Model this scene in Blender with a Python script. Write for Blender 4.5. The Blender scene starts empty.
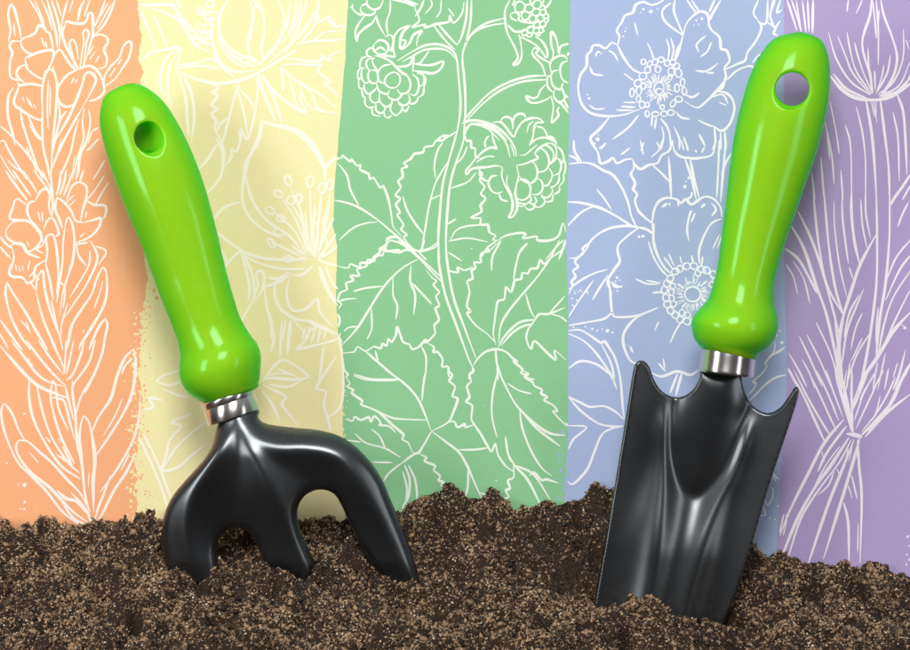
import bpy, math, random
import numpy as np
from mathutils import Vector
from mathutils.geometry import delaunay_2d_cdt

# ---------------------------------------------------------------- camera, light, exposure
SC = bpy.context.scene
C = SC.collection
CAM_D, ZC, S0 = 1.30, 0.20, 0.0005          # camera distance, height of the optical axis, metres per photo pixel at y = 0
cam = bpy.data.objects.new('camera', bpy.data.cameras.new('camera'))
C.objects.link(cam)
cam.location = (0, -CAM_D, ZC)
cam.rotation_euler = (math.radians(90), 0, 0)
cam.data.sensor_width = 36
cam.data.lens = 36 * CAM_D / (910 * S0)
cam.data.clip_start = 0.01
cam.data.clip_end = 50
SC.camera = cam
W = bpy.data.worlds.new('World')
SC.world = W
W.use_nodes = True
wn, wl = W.node_tree.nodes, W.node_tree.links
bg = wn['Background']
tc = wn.new('ShaderNodeTexCoord')
sep = wn.new('ShaderNodeSeparateXYZ')
wl.new(tc.outputs['Generated'], sep.inputs[0])
mr = wn.new('ShaderNodeMapRange')
mr.inputs['From Min'].default_value = -0.3
mr.inputs['From Max'].default_value = 1
mr.inputs['To Min'].default_value = 0.045
mr.inputs['To Max'].default_value = 0.36
wl.new(sep.outputs['Z'], mr.inputs['Value'])
wl.new(mr.outputs['Result'], bg.inputs['Strength'])
bg.inputs['Color'].default_value = (1.0, 0.985, 0.96, 1)


def area(name, loc, target, sx, sy, power, col=(1, 1, 1)):
    d = bpy.data.lights.new(name, 'AREA')
    d.shape = 'RECTANGLE'
    d.size, d.size_y, d.energy, d.color = sx, sy, power, col
    o = bpy.data.objects.new(name, d)
    C.objects.link(o)
    o.location = loc
    o.rotation_euler = (Vector(target) - Vector(loc)).to_track_quat('-Z', 'Y').to_euler()
    return o


# one softbox high between the two tools, a low one on each side for the sheen on the enamel
area('key_softbox', (0.0, -1.1, 0.96), (0, 0, 0.16), 0.46, 0.58, 13.9, (1, 0.985, 0.96))
area('side_softbox', (-0.85, -0.75, 0.32), (-0.05, 0, 0.10), 0.30, 0.56, 4.8)
area('side_softbox', (0.88, -0.75, 0.20), (0.12, 0, 0.12), 0.20, 0.80, 1.8)
SC.view_settings.view_transform = 'Standard'
SC.view_settings.look = 'None'
SC.view_settings.exposure = 0.0
SC.view_settings.gamma = 1.0

rng = np.random.default_rng(11)
random.seed(11)
YB = 0.036                                    # plane of the printed board


def P(px, py, y=0.0):
    s = S0 * (CAM_D + y) / CAM_D
    return ((px - 455) * s, y, ZC - (py - 325) * s)


# ---------------------------------------------------------------- helpers
def lin(c):
    return tuple(((v / 255) / 12.92 if v / 255 <= 0.04045 else ((v / 255 + 0.055) / 1.055) ** 2.4) for v in c)


def mat(name, col, rough=0.5, **kw):
    m = bpy.data.materials.new(name)
    m.use_nodes = True
    b = m.node_tree.nodes['Principled BSDF']
    b.inputs['Base Color'].default_value = (*col, 1)
    b.inputs['Roughness'].default_value = rough
    for k, v in kw.items():
        b.inputs[k.replace('_', ' ')].default_value = v
    return m, b, m.node_tree.nodes, m.node_tree.links


def link(name, me, m=None, parent=None, smooth=True):
    o = bpy.data.objects.new(name, me)
    C.objects.link(o)
    if m:
        me.materials.append(m)
    if smooth:
        me.polygons.foreach_set('use_smooth', np.ones(len(me.polygons), dtype=bool))
    if parent:
        o.parent = parent
    return o


def mesh(name, v, f):
    me = bpy.data.meshes.new(name)
    me.from_pydata([tuple(map(float, p)) for p in v], [], [tuple(map(int, q)) for q in f])
    me.update()
    return me


def thing(name, label, cat, loc):
    o = bpy.data.objects.new(name, None)
    C.objects.link(o)
    o.empty_display_size = 0.02
    o.location = loc
    o['label'] = label
    o['category'] = cat
    return o


def adopt(root, o):
    """parent o to root keeping its world place"""
    o.parent = root
    o.matrix_parent_inverse.identity()
    o.location = (-root.location[0], -root.location[1], -root.location[2])


def catmull(pts, k=5, closed=False, ten=0.5):
    p = np.array(pts, float)
    n = len(p)
    if n < 3 and not closed:
        t = np.linspace(0, 1, k + 1)[:, None]
        return p[0] * (1 - t) + p[-1] * t
    q = np.vstack([p[-1], p, p[0], p[1]]) if closed else np.vstack([2 * p[0] - p[1], p, 2 * p[-1] - p[-2]])
    out = []
    for i in range(n if closed else n - 1):
        a, b, c, d = q[i], q[i + 1], q[i + 2], q[i + 3]
        for t in np.arange(k) / k:
            m0, m1 = (c - a) * ten, (d - b) * ten
            out.append(b * (2 * t ** 3 - 3 * t * t + 1) + m0 * (t ** 3 - 2 * t * t + t) + c * (3 * t * t - 2 * t ** 3) + m1 * (t ** 3 - t * t))
    if not closed:
        out.append(p[-1])
    return np.array(out)


# ---------------------------------------------------------------- printed board
B_OY = [(137, -140), (137, 0), (140, 20), (140, 45), (139, 58), (143, 72), (140, 85), (142, 110), (140, 170), (143, 230), (147, 280), (143, 310),
        (141, 340), (139, 380), (142, 400), (138, 430), (136, 460), (137, 500), (137, 560), (137, 720)]
B_YG = [(355, -140), (348, 0), (345, 60), (340, 120), (335, 180), (333, 225), (337, 245), (336, 300), (338, 330), (341, 360), (345, 382), (342, 400),
        (343, 430), (345, 500), (345, 720)]
B_GB = [(570, -140), (570, 0), (569, 140), (568, 170), (566, 250), (568, 300), (568, 430), (567, 450), (565, 480), (565, 720)]
B_BP = [(785, -140), (784, 0), (784, 200), (785, 300), (787, 375), (785, 410), (782, 450), (779, 500), (776, 560), (774, 720)]
X0, X1, Y0, Y1 = -330, 1240, -140, 720


def bx_at(B, y):
    a = np.array(B, float)
    return np.interp(y, a[:, 1], a[:, 0])


def jitter(y, amp, seed):
    r = np.random.default_rng(seed)
    o = np.zeros_like(y)
    for k in range(9):
        f = 0.02 * 1.7 ** k
        o += amp * 0.75 ** k * np.sin(y * f * 6.28 + r.uniform(0, 6.28))
    return o * 0.5


board = thing('backdrop', 'pastel striped board printed with white flower line drawings, standing behind the soil', 'backdrop', P(455, 560, YB))
core = mesh('board', [(*P(x, y, YB + dy),) for dy in (0.0005, 0.006) for x, y in ((X0, Y0), (X1, Y0), (X1, Y1), (X0, Y1))],
            [(0, 3, 2, 1), (4, 5, 6, 7), (0, 1, 5, 4), (1, 2, 6, 5), (2, 3, 7, 6), (3, 0, 4, 7)])
mb, _, _, _ = mat('board_white', (0.8, 0.8, 0.78), 0.7)
adopt(board, link('board', core, mb, smooth=False))


def stripe_mat(name, rgb):
    c = lin(rgb)
    m, b, n, l = mat(name, c, 0.75)
    b.inputs['Specular IOR Level'].default_value = 0.15
    t = n.new('ShaderNodeTexNoise')
    t.inputs['Scale'].default_value = 420
    t.inputs['Detail'].default_value = 6
    t2 = n.new('ShaderNodeTexNoise')
    t2.inputs['Scale'].default_value = 14
    t2.inputs['Detail'].default_value = 4
    tcx = n.new('ShaderNodeTexCoord')
    l.new(tcx.outputs['Object'], t.inputs['Vector'])
    l.new(tcx.outputs['Object'], t2.inputs['Vector'])
    ad = n.new('ShaderNodeMath')
    l.new(t.outputs['Fac'], ad.inputs[0])
    l.new(t2.outputs['Fac'], ad.inputs[1])
    r = n.new('ShaderNodeMapRange')
    r.inputs['From Min'].default_value = 0.6
    r.inputs['From Max'].default_value = 1.4
    r.inputs['To Min'].default_value = 0.965
    r.inputs['To Max'].default_value = 1.035
    l.new(ad.outputs[0], r.inputs['Value'])
    h = n.new('ShaderNodeHueSaturation')
    h.inputs['Color'].default_value = (*c, 1)
    l.new(r.outputs['Result'], h.inputs['Value'])
    l.new(h.outputs['Color'], b.inputs['Base Color'])
    return m


def sheet_between(yfun_l, yfun_r, depth, seed_l, seed_r, al, ar):
    ys = np.arange(Y0, Y1 + 0.1, 1.5)
    xl = yfun_l(ys) + (jitter(ys, al, seed_l) if al else 0)
    xr = yfun_r(ys) + (jitter(ys, ar, seed_r) if ar else 0)
    v, f = [], []
    for i, y in enumerate(ys):
        v += [P(xl[i], y, YB - depth), P(xr[i], y, YB - depth)]
        if i:
            a = 2 * i
            f.append((a - 2, a, a + 1, a - 1))
    return v, f


def blobs(v, f, cells, depth):
    """small irregular flecks of print, each a flat polygon a hair in front of the sheet below"""
    for (x, y, r, e) in cells:
        n = 7
        k = len(v)
        ph = rng.uniform(0, 6.28)
        rr = r * rng.uniform(0.6, 1.25, n)
        dd = depth + rng.uniform(0, 3e-6)
        for i in range(n):
            a = ph + 6.28318 * i / n
            v.append(P(x + rr[i] * math.cos(a), y + rr[i] * math.sin(a) * e, YB - dd))
        f.append(tuple(range(k, k + n)))


def flecks(xf, ylo, yhi, n, spread, rlo, rhi, bias=0.0, seed=1):
    r = np.random.default_rng(seed)
    out = []
    for _ in range(n):
        y = r.uniform(ylo, yhi)
        x = float(xf(y)) + bias + r.normal(0, spread)
        out.append((x, y, r.uniform(rlo, rhi) * r.uniform(0.5, 1), r.uniform(0.6, 1.4)))
    return out


fy = {'OY': lambda y: bx_at(B_OY, y), 'YG': lambda y: bx_at(B_YG, y), 'GB': lambda y: bx_at(B_GB, y), 'BP': lambda y: bx_at(B_BP, y)}
cst = lambda c: (lambda y: np.full_like(np.asarray(y, float), c))
STR = {
    'orange': ((249, 178, 131), cst(X0), fy['OY'], 3e-5, (0, 1), (0, 1.5)),
    'yellow': ((246, 235, 180), lambda y: fy['OY'](y) - 16, lambda y: fy['YG'](y) + 3, 1e-5, (0, 2), (0, 0)),
    'green': ((143, 202, 151), fy['YG'], fy['GB'], 4e-5, (3, 4), (0.3, 0.3)),
    'blue': ((171, 188, 225), lambda y: fy['GB'](y) - 3, fy['BP'], 2e-5, (5, 6), (0, 0)),
    'purple': ((179, 161, 208), lambda y: fy['BP'](y), cst(X1), 5e-5, (7, 8), (0.2, 0)),
}
DRAWN = {'orange': 'lilies', 'yellow': 'open blossoms and leaves', 'green': 'raspberries and serrated leaves', 'blue': 'anemone flowers', 'purple': 'allium stems'}
stripes = {}
for nm, (rgb, fl, fr, dep, sd, am) in STR.items():
    fr2 = fr if nm != 'blue' else (lambda y: fy['BP'](y) + 3)
    v, f = sheet_between(fl, fr2, dep, sd[0], sd[1], am[0], am[1])
    if nm == 'orange':
        blobs(v, f, flecks(fy['OY'], 430, 525, 60, 5, 0.5, 1.6, 5, 21) + flecks(fy['OY'], 300, 430, 70, 3, 0.5, 1.6, 3, 22) + flecks(fy['OY'], 250, 320, 20, 4, 0.5, 2.2, 6, 24), dep + 8e-6)
    if nm == 'yellow':
        blobs(v, f, flecks(fy['OY'], 310, 525, 170, 4, 0.6, 2.4, -3, 23) + flecks(fy['YG'], 385, 440, 60, 2, 0.4, 1.3, 0, 25), 5.5e-5)
    if nm == 'green':
        blobs(v, f, flecks(fy['GB'], 440, 500, 60, 3, 0.4, 1.4, -1, 26), dep + 8e-6)
    if nm == 'blue':
        blobs(v, f, flecks(fy['GB'], 430, 500, 70, 3, 0.4, 1.5, -3, 27) + flecks(fy['BP'], 380, 520, 40, 2, 0.4, 1.3, 0, 28), 6.2e-5)
    o = link('stripe', mesh('stripe', v, f), stripe_mat(nm + '_print', rgb), smooth=False)
    adopt(board, o)
    o['label'] = nm + ' stripe drawn with white ' + DRAWN[nm]
    stripes[nm] = o

# tiles: origin and scale of the sketch sheets the strokes were noted on
TILES = {
    'O1': ('orange', 0, 0, 3.611), 'O2': ('orange', 0, 170, 3.611), 'O3': ('orange', 0, 340, 3.25),
    'Y1': ('yellow', 130, 0, 3.611), 'Y2': ('yellow', 190, 120, 2.955), 'Y3': ('yellow', 130, 320, 3.095),
    'G1': ('green', 330, 0, 3.64), 'G2': ('green', 330, 130, 3.64), 'G3': ('green', 330, 240, 3.64), 'G4': ('green', 330, 370, 3.64),
    'G5': ('green', 460, 105, 5.652), 'G6': ('green', 350, 0, 5.2), 'G7': ('green', 490, 0, 5.2),
    'B1': ('blue', 560, 0, 3.957), 'B2': ('blue', 560, 140, 3.957), 'B3': ('blue', 560, 280, 2.955),
    'P1': ('purple', 770, 0, 3.25), 'P2': ('purple', 770, 190, 3.25), 'P3': ('purple', 750, 370, 2.955), 'B5': ('blue', 740, 440, 5.0), 'B6': ('blue', 740, 340, 8.13),
}

# each line: width, then x,y points (smooth curve). c = circles x,y,r ; e = ovals x,y,rx,ry,angle ; d = dots x,y,r
ART = {
'O1': '''
2.4 30,150 38,110 30,60 33,30 42,18 52,35 62,70 72,110 75,140
1.4 50,85 52,110 56,135
2.4 75,150 85,138 110,130 128,118 140,93 155,100 168,115 178,120 186,145 192,182
2.2 75,150 78,168 98,190 115,195
2.4 75,150 45,150 35,170 45,190 37,220 36,270 48,285 70,292
2.2 100,210 130,192 160,184 192,182
1.5 150,135 160,170
1.5 163,150 170,175
2.4 90,215 100,250 130,275 155,287
2.4 90,215 100,205 140,190 185,181 194,200 180,240 170,256
2.2 102,234 75,240 60,260 65,280 90,300
2.4 62,300 75,308 110,303 155,312
2.6 70,310 50,370 80,400 130,430 155,435
1.4 95,350 108,380
1.4 105,360 117,392
1.4 80,350 88,368
1.4 122,375 130,395
2.4 155,435 152,330 160,280 170,256 185,252 200,275 206,320 202,400 192,500 186,600 184,650
2.2 152,400 155,520 172,600 180,650
1.6 175,290 171,380 174,470
1.4 182,310 180,420
2.4 195,200 215,180 235,205 255,235 275,255
2.2 190,240 205,290 210,308
2.6 235,90 240,78 265,84 300,85 315,70 318,52 332,50 336,90 334,130 320,180 302,240
2.6 235,90 225,120 235,160 255,200 275,235 282,252
2 270,245 262,200 251,160 262,143 275,165 283,215
2 288,250 296,195 303,150 300,120 312,108 321,125 313,150 308,190 298,245
2.4 335,135 360,125 385,135 389,155 376,180 386,210 380,240 352,250
1.6 322,217 345,185
1.6 343,228 360,200
1.6 318,200 338,165
2.6 280,252 320,238 350,255 370,290 376,330 355,355 322,366
2.6 280,252 245,270 220,300 205,335 215,370 240,386 272,376
1.6 258,302 268,280
1.6 272,300 280,285
2.6 300,385 330,330 346,290 336,268 318,262 305,275 295,310 278,355 255,410 225,465 200,510 188,570
2.2 300,385 268,440 230,510 200,575 190,610
2.2 375,300 380,270 400,240 430,210 445,170 465,150 475,165 465,210 440,250 415,285 380,312
1.3 395,280 418,243
1.3 425,235 440,212
2.4 108,0 138,50 155,90 168,105
1.8 125,0 150,60 160,90
1.8 150,0 172,50 190,110
2.2 170,0 187,60 202,120 208,178
2.2 185,0 205,60 216,120 213,175
1.6 203,0 222,60
2.2 245,0 228,60 220,110
1.6 265,0 248,50
2.4 307,0 290,30 281,78
1.6 325,0 303,60
2.2 415,0 397,50 372,95 338,130
2.2 380,0 365,45 347,85 336,98
1.6 402,15 372,70 350,105
1.3 390,10 365,60
2.4 50,315 30,350 29,420 45,480 55,525
2.2 75,385 80,440 102,510 130,590 155,650
2 100,415 125,470 155,512
1.6 105,450 130,490 150,508
2.2 0,455 30,480 62,515 90,545 130,600 165,650
2.2 0,512 15,510 30,540 62,595 98,650
1.6 0,560 30,610 58,650
1.5 25,575 48,600 75,620
1.4 95,530 115,580
1.4 120,590 135,625
2 212,372 216,420 202,480
2.2 320,395 326,440 312,510 290,560 282,620 272,650
1.8 305,388 298,440 302,500 280,570 262,650
1.8 285,430 270,480 255,550 230,610 212,650
2 240,400 215,440 195,520
1.6 355,460 330,480 318,520
1.8 357,500 325,535 312,545
2 378,578 355,620 335,650
1.4 270,560 262,630
1.4 222,500 205,560
''',
'O2': '''
2.2 18,0 60,60 100,112
2 45,0 80,50 112,95
2 80,0 115,50 135,85
2 120,0 165,58 185,85
2 150,0 175,50 190,90
2.2 182,0 187,60 190,110 188,170
2.2 220,0 215,50 203,92
2 240,0 230,50 215,92
2 265,0 245,55 228,98
2.2 303,0 292,30 288,48
1.8 378,18 345,70 315,108
1.8 392,45 370,80 345,125
2.4 128,112 145,80 165,68 180,90 176,130 186,168
2.4 128,112 105,120 98,150 110,180 130,202 152,228
1.4 138,150 145,185
1.4 152,150 154,188
2.4 98,128 60,105 45,140 36,175 70,182 92,185
2.6 20,220 45,190 90,182 125,203 150,245 130,280 100,295 85,272 50,262 25,243 20,220
1.4 95,255 107,275
2.6 205,100 199,140 215,180 226,212
2.4 205,100 230,115 258,150 272,182 300,190
2.4 240,110 260,60 285,45 312,60 312,100 300,140 290,187
1.5 240,118 268,90
1.5 250,130 272,108
2.6 300,190 340,180 364,175 355,210 320,245 275,262
2.4 312,110 340,126 380,130 380,165 362,182
1.4 288,242 308,228
1.4 312,150 308,175
2.4 158,215 170,185 185,173 200,190 212,228 200,242
2 150,240 156,270 132,285 156,302
2.6 40,270 50,320 33,370 50,386 80,388 100,408 122,395 128,352 165,325
2.4 40,270 75,265 100,300 145,318
2 0,240 20,265 45,285
2 0,278 38,320
1.3 55,340 60,365
1.3 68,345 72,370
1.3 82,345 82,366
1.5 108,325 100,362
2.4 165,345 171,290 165,250 175,235 190,235 201,262 207,310 211,380 204,450
2.2 165,340 180,400 192,470
2.4 235,205 241,180 250,173 262,200 269,260 262,330 240,400 226,450 215,530
2.2 235,205 228,260 226,330 216,400 205,480
1.3 258,330 245,380
2.2 275,265 285,310 312,347
2.2 325,255 345,290 350,330 312,415 270,478 235,532
2 278,268 318,262
2 345,275 383,295 355,345
2 325,290 322,340 290,400 252,460
2.4 130,440 135,390 155,365 160,420 176,490 200,560 216,600 226,650
2.2 130,440 150,520 172,580 205,650
1.6 105,400 130,432
1.8 125,378 142,398
1.5 105,388 128,360
2.6 25,405 20,450 40,530 75,600 112,650
2.6 25,405 50,450 90,510 130,580 172,650
1.5 75,540 112,590
1.5 92,545 108,582
2.2 0,540 48,608 80,650
1.6 0,592 30,645
2.6 372,350 350,390 330,450 290,510 260,560 247,620 240,650
2.6 372,350 383,370 386,440 370,500 330,570 292,630 285,650
1.5 372,400 358,450 340,500
1.3 303,575 300,590
2.4 380,535 355,570 333,620 322,650
2.4 380,535 388,560 380,600 370,650
1.8 185,470 200,540 212,590
1.8 245,480 222,560 222,600
2 215,400 235,430 228,500
''',
'O3': '''
3 0,18 40,65 90,120 130,152 190,178 228,190
2.2 35,0 75,50 112,100 150,132 212,152
2.2 85,0 130,60 180,118 215,150
2 125,0 165,60 205,110
2 165,0 195,60 212,105
2.2 215,0 212,60 208,112
2 240,0 227,60 215,112
2.2 275,0 262,50 237,110 215,132
2.4 342,0 330,50 302,120 265,180 246,245
2.4 310,0 290,70 257,120 236,150 235,190
1.4 300,130 275,175
1.4 85,65 110,85
1.6 90,55 105,95
2.4 235,130 238,190 245,240 250,330 264,400 270,470
2 212,150 224,200 240,262
2.8 95,130 95,190 110,260 150,340 200,410 262,452
2.4 118,140 135,220 165,310 215,390 257,432
2.6 170,130 165,190 180,260 205,330 242,402
2.2 172,130 181,150 190,220 222,295
2.2 160,185 190,190 210,202 226,262 242,322
1.8 180,370 228,402
2.2 198,368 240,420
2.2 203,345 237,412
1.8 150,315 165,335
1.6 190,320 200,335
1.5 250,330 262,372
2.2 252,300 262,350 268,400
2.4 15,205 4,230 10,280 30,340 60,400 100,440 150,490 205,560 262,600 292,605
2.4 15,205 40,240 60,290 80,325
2.8 60,326 52,350 65,385 100,430 160,478 200,520 240,560 292,597
2.6 60,326 90,330 130,365 170,400 215,450 262,500 290,552
1.6 95,365 127,400
3.2 185,488 215,515 250,525 290,570
2 230,495 272,540 302,592
2.4 200,525 240,580 285,602
2.4 272,245 260,290 262,350 270,430 276,500 292,562
2.4 272,245 290,270 301,330 306,400 301,470 305,560
1.4 290,430 287,480
2.8 435,28 405,60 380,120 360,190 320,250 298,302
2.8 435,28 441,80 430,170 400,240 350,320 310,378
1.8 430,60 408,82 395,112
1.6 398,190 372,250 335,312
3 312,375 306,440 304,550
2 296,290 305,330 312,375
2.2 456,180 450,260 430,330 380,420 325,495
2.6 440,370 410,430 370,490 335,560 312,600
1.5 420,370 393,425
2.2 360,440 333,510 312,560
2.4 345,480 322,540 306,590
3 285,560 300,600
d 80,470,7 81,527,5 80,240,4 22,400,3 79,550,4 68,548,3 60,470,3
''',
'Y1': '''
3 28,18 60,18 150,20 182,55 220,100 260,150 298,165
2.8 28,18 55,80 75,130 90,180
2.6 85,55 110,110 135,170
2.6 60,25 120,45 170,70 200,110 240,165 292,192
2.6 150,0 165,40 200,88 242,122
2.2 168,0 185,30
2 225,175 262,150 290,140
2.6 250,44 275,42 322,48
2.4 275,70 320,68
2.4 262,92 300,85
2.4 235,112 262,118 300,108
e 258,42,15,13,0 290,15,14,12,0 283,66,13,10,20 255,100,16,10,40 226,122,14,10,30 272,128,13,9,20 244,150,14,9,20
3 355,0 330,40 320,80 325,120 345,160 380,190 432,215
2.6 430,0 446,40 440,90 425,140 430,190 452,232
2.6 460,0 480,50 486,110 476,170 482,222
2.4 445,0 470,40
3 535,0 555,50 556,100 530,160 490,210 460,236
2 445,95 432,150
2.8 300,60 295,130 310,190 332,232 382,260 452,255
2.4 318,100 330,160 370,220 425,246
2.6 300,190 335,245 385,285
2.6 165,235 230,230 292,215 342,242
2.6 170,246 260,238 322,250
3.2 178,258 240,287 320,302 400,290 460,265 520,230 570,200 602,180
2.4 345,160 370,200 420,230 455,240
2 380,215 430,205 460,225
2 400,228 440,220 480,235
3 40,220 80,190 130,180 177,175 172,235
2.8 165,235 185,300 202,360 206,420 212,492
2.6 177,178 140,200 115,250 108,300 123,350
2.4 160,200 140,260 138,340 150,392
2.8 190,265 222,340 232,420 222,512
2.6 600,0 595,60 575,120 545,162
2.4 620,0 606,70 580,130
2.8 640,0 625,50 592,140 560,190
2.4 578,0 572,70 562,112
2.8 682,0 676,40 650,80 620,120 580,160 500,230
2.6 676,45 655,62 682,57 672,85 722,60 718,82 742,78 735,97 775,95 755,118
2.4 600,160 660,150 740,146 772,140
2.4 620,150 655,112 672,75
2.4 660,152 700,120 748,112
2.6 560,215 600,215 645,222 692,218 692,202 722,222 722,202 768,185
2.6 545,238 600,232 660,236 688,234 678,256 690,270 722,296 704,305 738,332 752,358
2.4 545,240 580,278 615,300 650,320 700,352 748,395
2.4 545,240 553,290 552,330
2.4 580,278 590,340 605,380 632,405
2.2 612,300 625,350 650,385 692,402 750,410
2.2 600,295 650,330 672,380 700,407
2 620,320 615,360 640,402
2.8 470,270 520,330 570,372 632,408 624,378
3 460,260 480,330 510,400 525,440
3 480,272 520,355 550,448
2.8 460,268 460,340 452,405 425,503 400,468 398,505 385,548 366,540 366,568 342,602
2.8 395,300 375,360 352,450 332,520
2.8 300,310 322,317 298,335 316,347 294,380 316,395 294,410 312,440 305,462 322,500
2.4 395,322 430,360 450,392
2.4 352,425 325,450 315,472
2.2 390,330 412,410 425,492
2.8 312,500 335,555 332,620 325,650
2.6 315,520 282,570 250,612
3.2 475,435 520,450 600,470 650,510 690,570 702,620 702,650
3 475,435 465,490 440,550 415,600 412,650
2.6 705,602 742,570
2.4 742,572 765,575 765,562 795,575
''',
'Y2': '''
2.8 85,45 99,90 96,150 76,190 45,220
2.6 72,85 47,125 22,145
3.2 215,10 260,20 310,35 360,80 395,140 402,190
3 215,10 205,60 175,110 160,170 154,230 170,280 210,320 272,352
2.6 165,170 185,240 230,300 292,340
2.6 400,145 432,108
2.8 65,300 100,260 150,242
3 68,320 100,350 150,385 200,405 260,413 352,412
2.6 150,392 200,422 270,440 342,440
2.6 100,442 130,402 150,388
2.6 95,445 108,420 82,370 70,330
2.6 150,390 165,440 176,500 170,540
2.4 160,400 185,460 192,535
2.6 180,540 200,490 195,460 205,445 219,460 214,500 186,542
2.8 140,615 165,570 182,540
2.8 220,482 226,550 240,600 241,650
2.8 215,495 260,480 292,460
2.4 225,465 262,470 290,450
2.2 350,390 335,300 320,250 295,195
2.2 360,390 358,300 355,200
2.2 350,395 315,300 270,230
2.2 345,400 310,330 250,275
2.2 340,400 300,350 245,310
2.2 330,405 290,385 235,360
2.2 370,395 380,300 388,215
2.2 378,395 402,300 415,210
2.4 365,405 340,350 330,300 300,250
2.4 368,405 365,330 370,250
2.4 375,405 400,340 425,290
2.4 378,408 410,370 435,330
2.4 378,412 415,390 435,372
2.4 370,410 350,360 345,320 340,270
2.2 345,330 340,370 356,402
2.2 390,320 405,370 385,410
2.2 372,300 378,345 370,405
2.2 355,340 362,300 372,275
2.2 400,345 395,300 405,265
2.4 315,385 340,400
2.4 300,370 335,400
2.2 345,405 310,415 280,412
e 290,180,10,15,-20 355,183,10,16,5 261,219,13,10,35 298,238,11,13,-10 236,268,14,10,20 268,292,13,9,20 240,365,14,9,60 290,412,14,9,0 390,202,9,15,0 414,192,9,15,10 262,332,15,9,20 322,232,9,13,0
2.8 300,450 260,470 250,510 265,555 310,588 370,600 432,642
2.6 297,458 285,510 300,560 340,560 375,530 385,570 422,612
2.4 300,458 330,458 365,430
2.8 380,430 395,480 415,520 437,550
2.6 400,432 420,480 437,500
2.8 375,412 410,425 437,432
2.4 385,432 410,500 432,535
2.6 282,590 275,650
2.6 300,595 292,650
2.4 340,612 332,650
2.4 355,610 345,650
2.2 372,612 362,650
2.2 385,615 378,650
''',
'Y3': '''
2.8 430,0 446,50 436,100
2.8 470,0 464,118
2.8 495,0 487,110
2.6 410,190 440,150 470,125 500,135 550,175 500,185 440,180 408,188
2.6 430,200 490,207 542,180
2.2 455,150 520,178
2.2 420,172 470,165 510,172
2.6 410,200 440,215 482,238 470,262 500,302 520,330
2.4 405,215 440,262 462,312
2.8 640,112 600,170 578,212 606,222 600,262 612,305 622,345
2.4 600,80 592,140 582,205
2.6 645,50 655,100 660,200 650,270 610,305
2.6 505,0 545,50 532,75 514,92 560,82 600,72 640,60 652,40
2.4 540,60 560,32 592,20 645,48
2 570,32 560,72
2 590,30 580,72
2 605,35 600,62
2.4 540,0 590,25 645,48
2.6 80,190 110,170 150,158
2.6 80,190 120,202 162,190
2.4 100,212 140,230 182,240
2.6 20,282 72,270 58,242 105,250
2.8 192,290 130,315 158,330 125,370 112,420 100,465 150,455 200,412 245,380
2.6 100,465 140,400 190,350 245,310
3 20,350 60,430 98,520 118,585
3 40,350 85,440 128,555
''',
'G1': '''
2.6 500,0 495,70 480,130 463,165
2.6 395,90 430,130 463,165
2.4 378,95 420,148 455,182
2.6 245,222 300,188 350,165 400,163 440,180 460,210 468,280 475,370 470,440 455,510
2.2 262,226 300,205 345,182 400,178 435,190 462,220
2.6 485,510 493,400 490,300 482,220 490,170 520,120 570,85 635,67
2.4 515,0 512,70 502,128 488,175
2.4 500,140 540,108 590,92 636,86
2.6 485,440 520,400 580,340 650,300 720,280 788,275
2.4 500,435 560,375 620,330 700,298 792,290
2.6 480,450 510,438 560,445 600,470 645,512
2.4 492,490 500,465 520,452 570,466 618,512
2.4 310,60 330,30 342,0
2.6 308,28 325,75 298,100 345,90 345,102 388,88 432,80 436,58 450,84 480,50 488,8
2 367,0 370,22 345,52
2 405,0 402,40 387,65
2 430,30 452,60
2.4 225,0 270,8 312,25
2.4 270,0 320,18
2.4 385,512 415,493 420,503 462,478
''',
'G2': '''
2.6 465,0 450,50 430,120 410,200 400,300 394,400 400,473
2.6 495,0 480,60 455,130 437,200 427,300 422,400 427,473
2.6 455,10 440,22 420,20 415,37 385,40 375,57 345,63 338,82 308,87 292,107 268,120 282,133 262,142 265,170 248,187 258,210 238,237 256,250 240,272 255,300 245,310 268,345 258,362 280,382 268,392 300,430 320,440
2.6 492,20 498,40 512,40 515,65 528,68 530,100 545,100
2.6 545,148 555,160 545,182 563,208 549,232 566,250 548,275 552,297 513,320 548,322 548,345 575,345 580,372 603,385 592,400 612,402
2.2 410,45 390,80 380,130 385,180
2.2 430,115 402,160 380,205 360,280 345,370 333,435
2.2 500,60 482,100 452,130
2.2 532,155 500,190 440,212
2 405,235 362,255
2.2 265,240 280,290 310,340 343,382
2 460,323 425,345
2.2 560,345 500,350 460,365 438,400
2.2 430,405 500,394 575,408
2.2 430,445 482,478
2.6 20,93 42,105 45,92 72,115 78,108 98,130 112,128 110,145 140,160 145,178 160,175 182,210 195,205 212,250 222,300 230,352 262,388
2.2 20,112 60,162 75,220 105,275
2.4 10,255 60,265 110,285 170,325 230,375 302,432
2 25,410 80,360 130,340 175,335
2.6 145,473 180,455 180,432 205,420 210,395 240,390 265,405 302,440 332,473
2.6 155,465 180,445 202,430 205,442 250,438 252,448 290,430 320,440 360,432 392,408
2.4 318,440 352,473
2.6 612,402 640,385 690,375 712,380 702,395 752,388 755,402 800,402 832,385 848,340 859,380 852,420 832,473
2.4 605,405 572,430 580,442 552,448 545,473
2.2 720,410 692,440 680,473
2.2 850,400 820,430 785,473
d 515,432,3
''',
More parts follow.
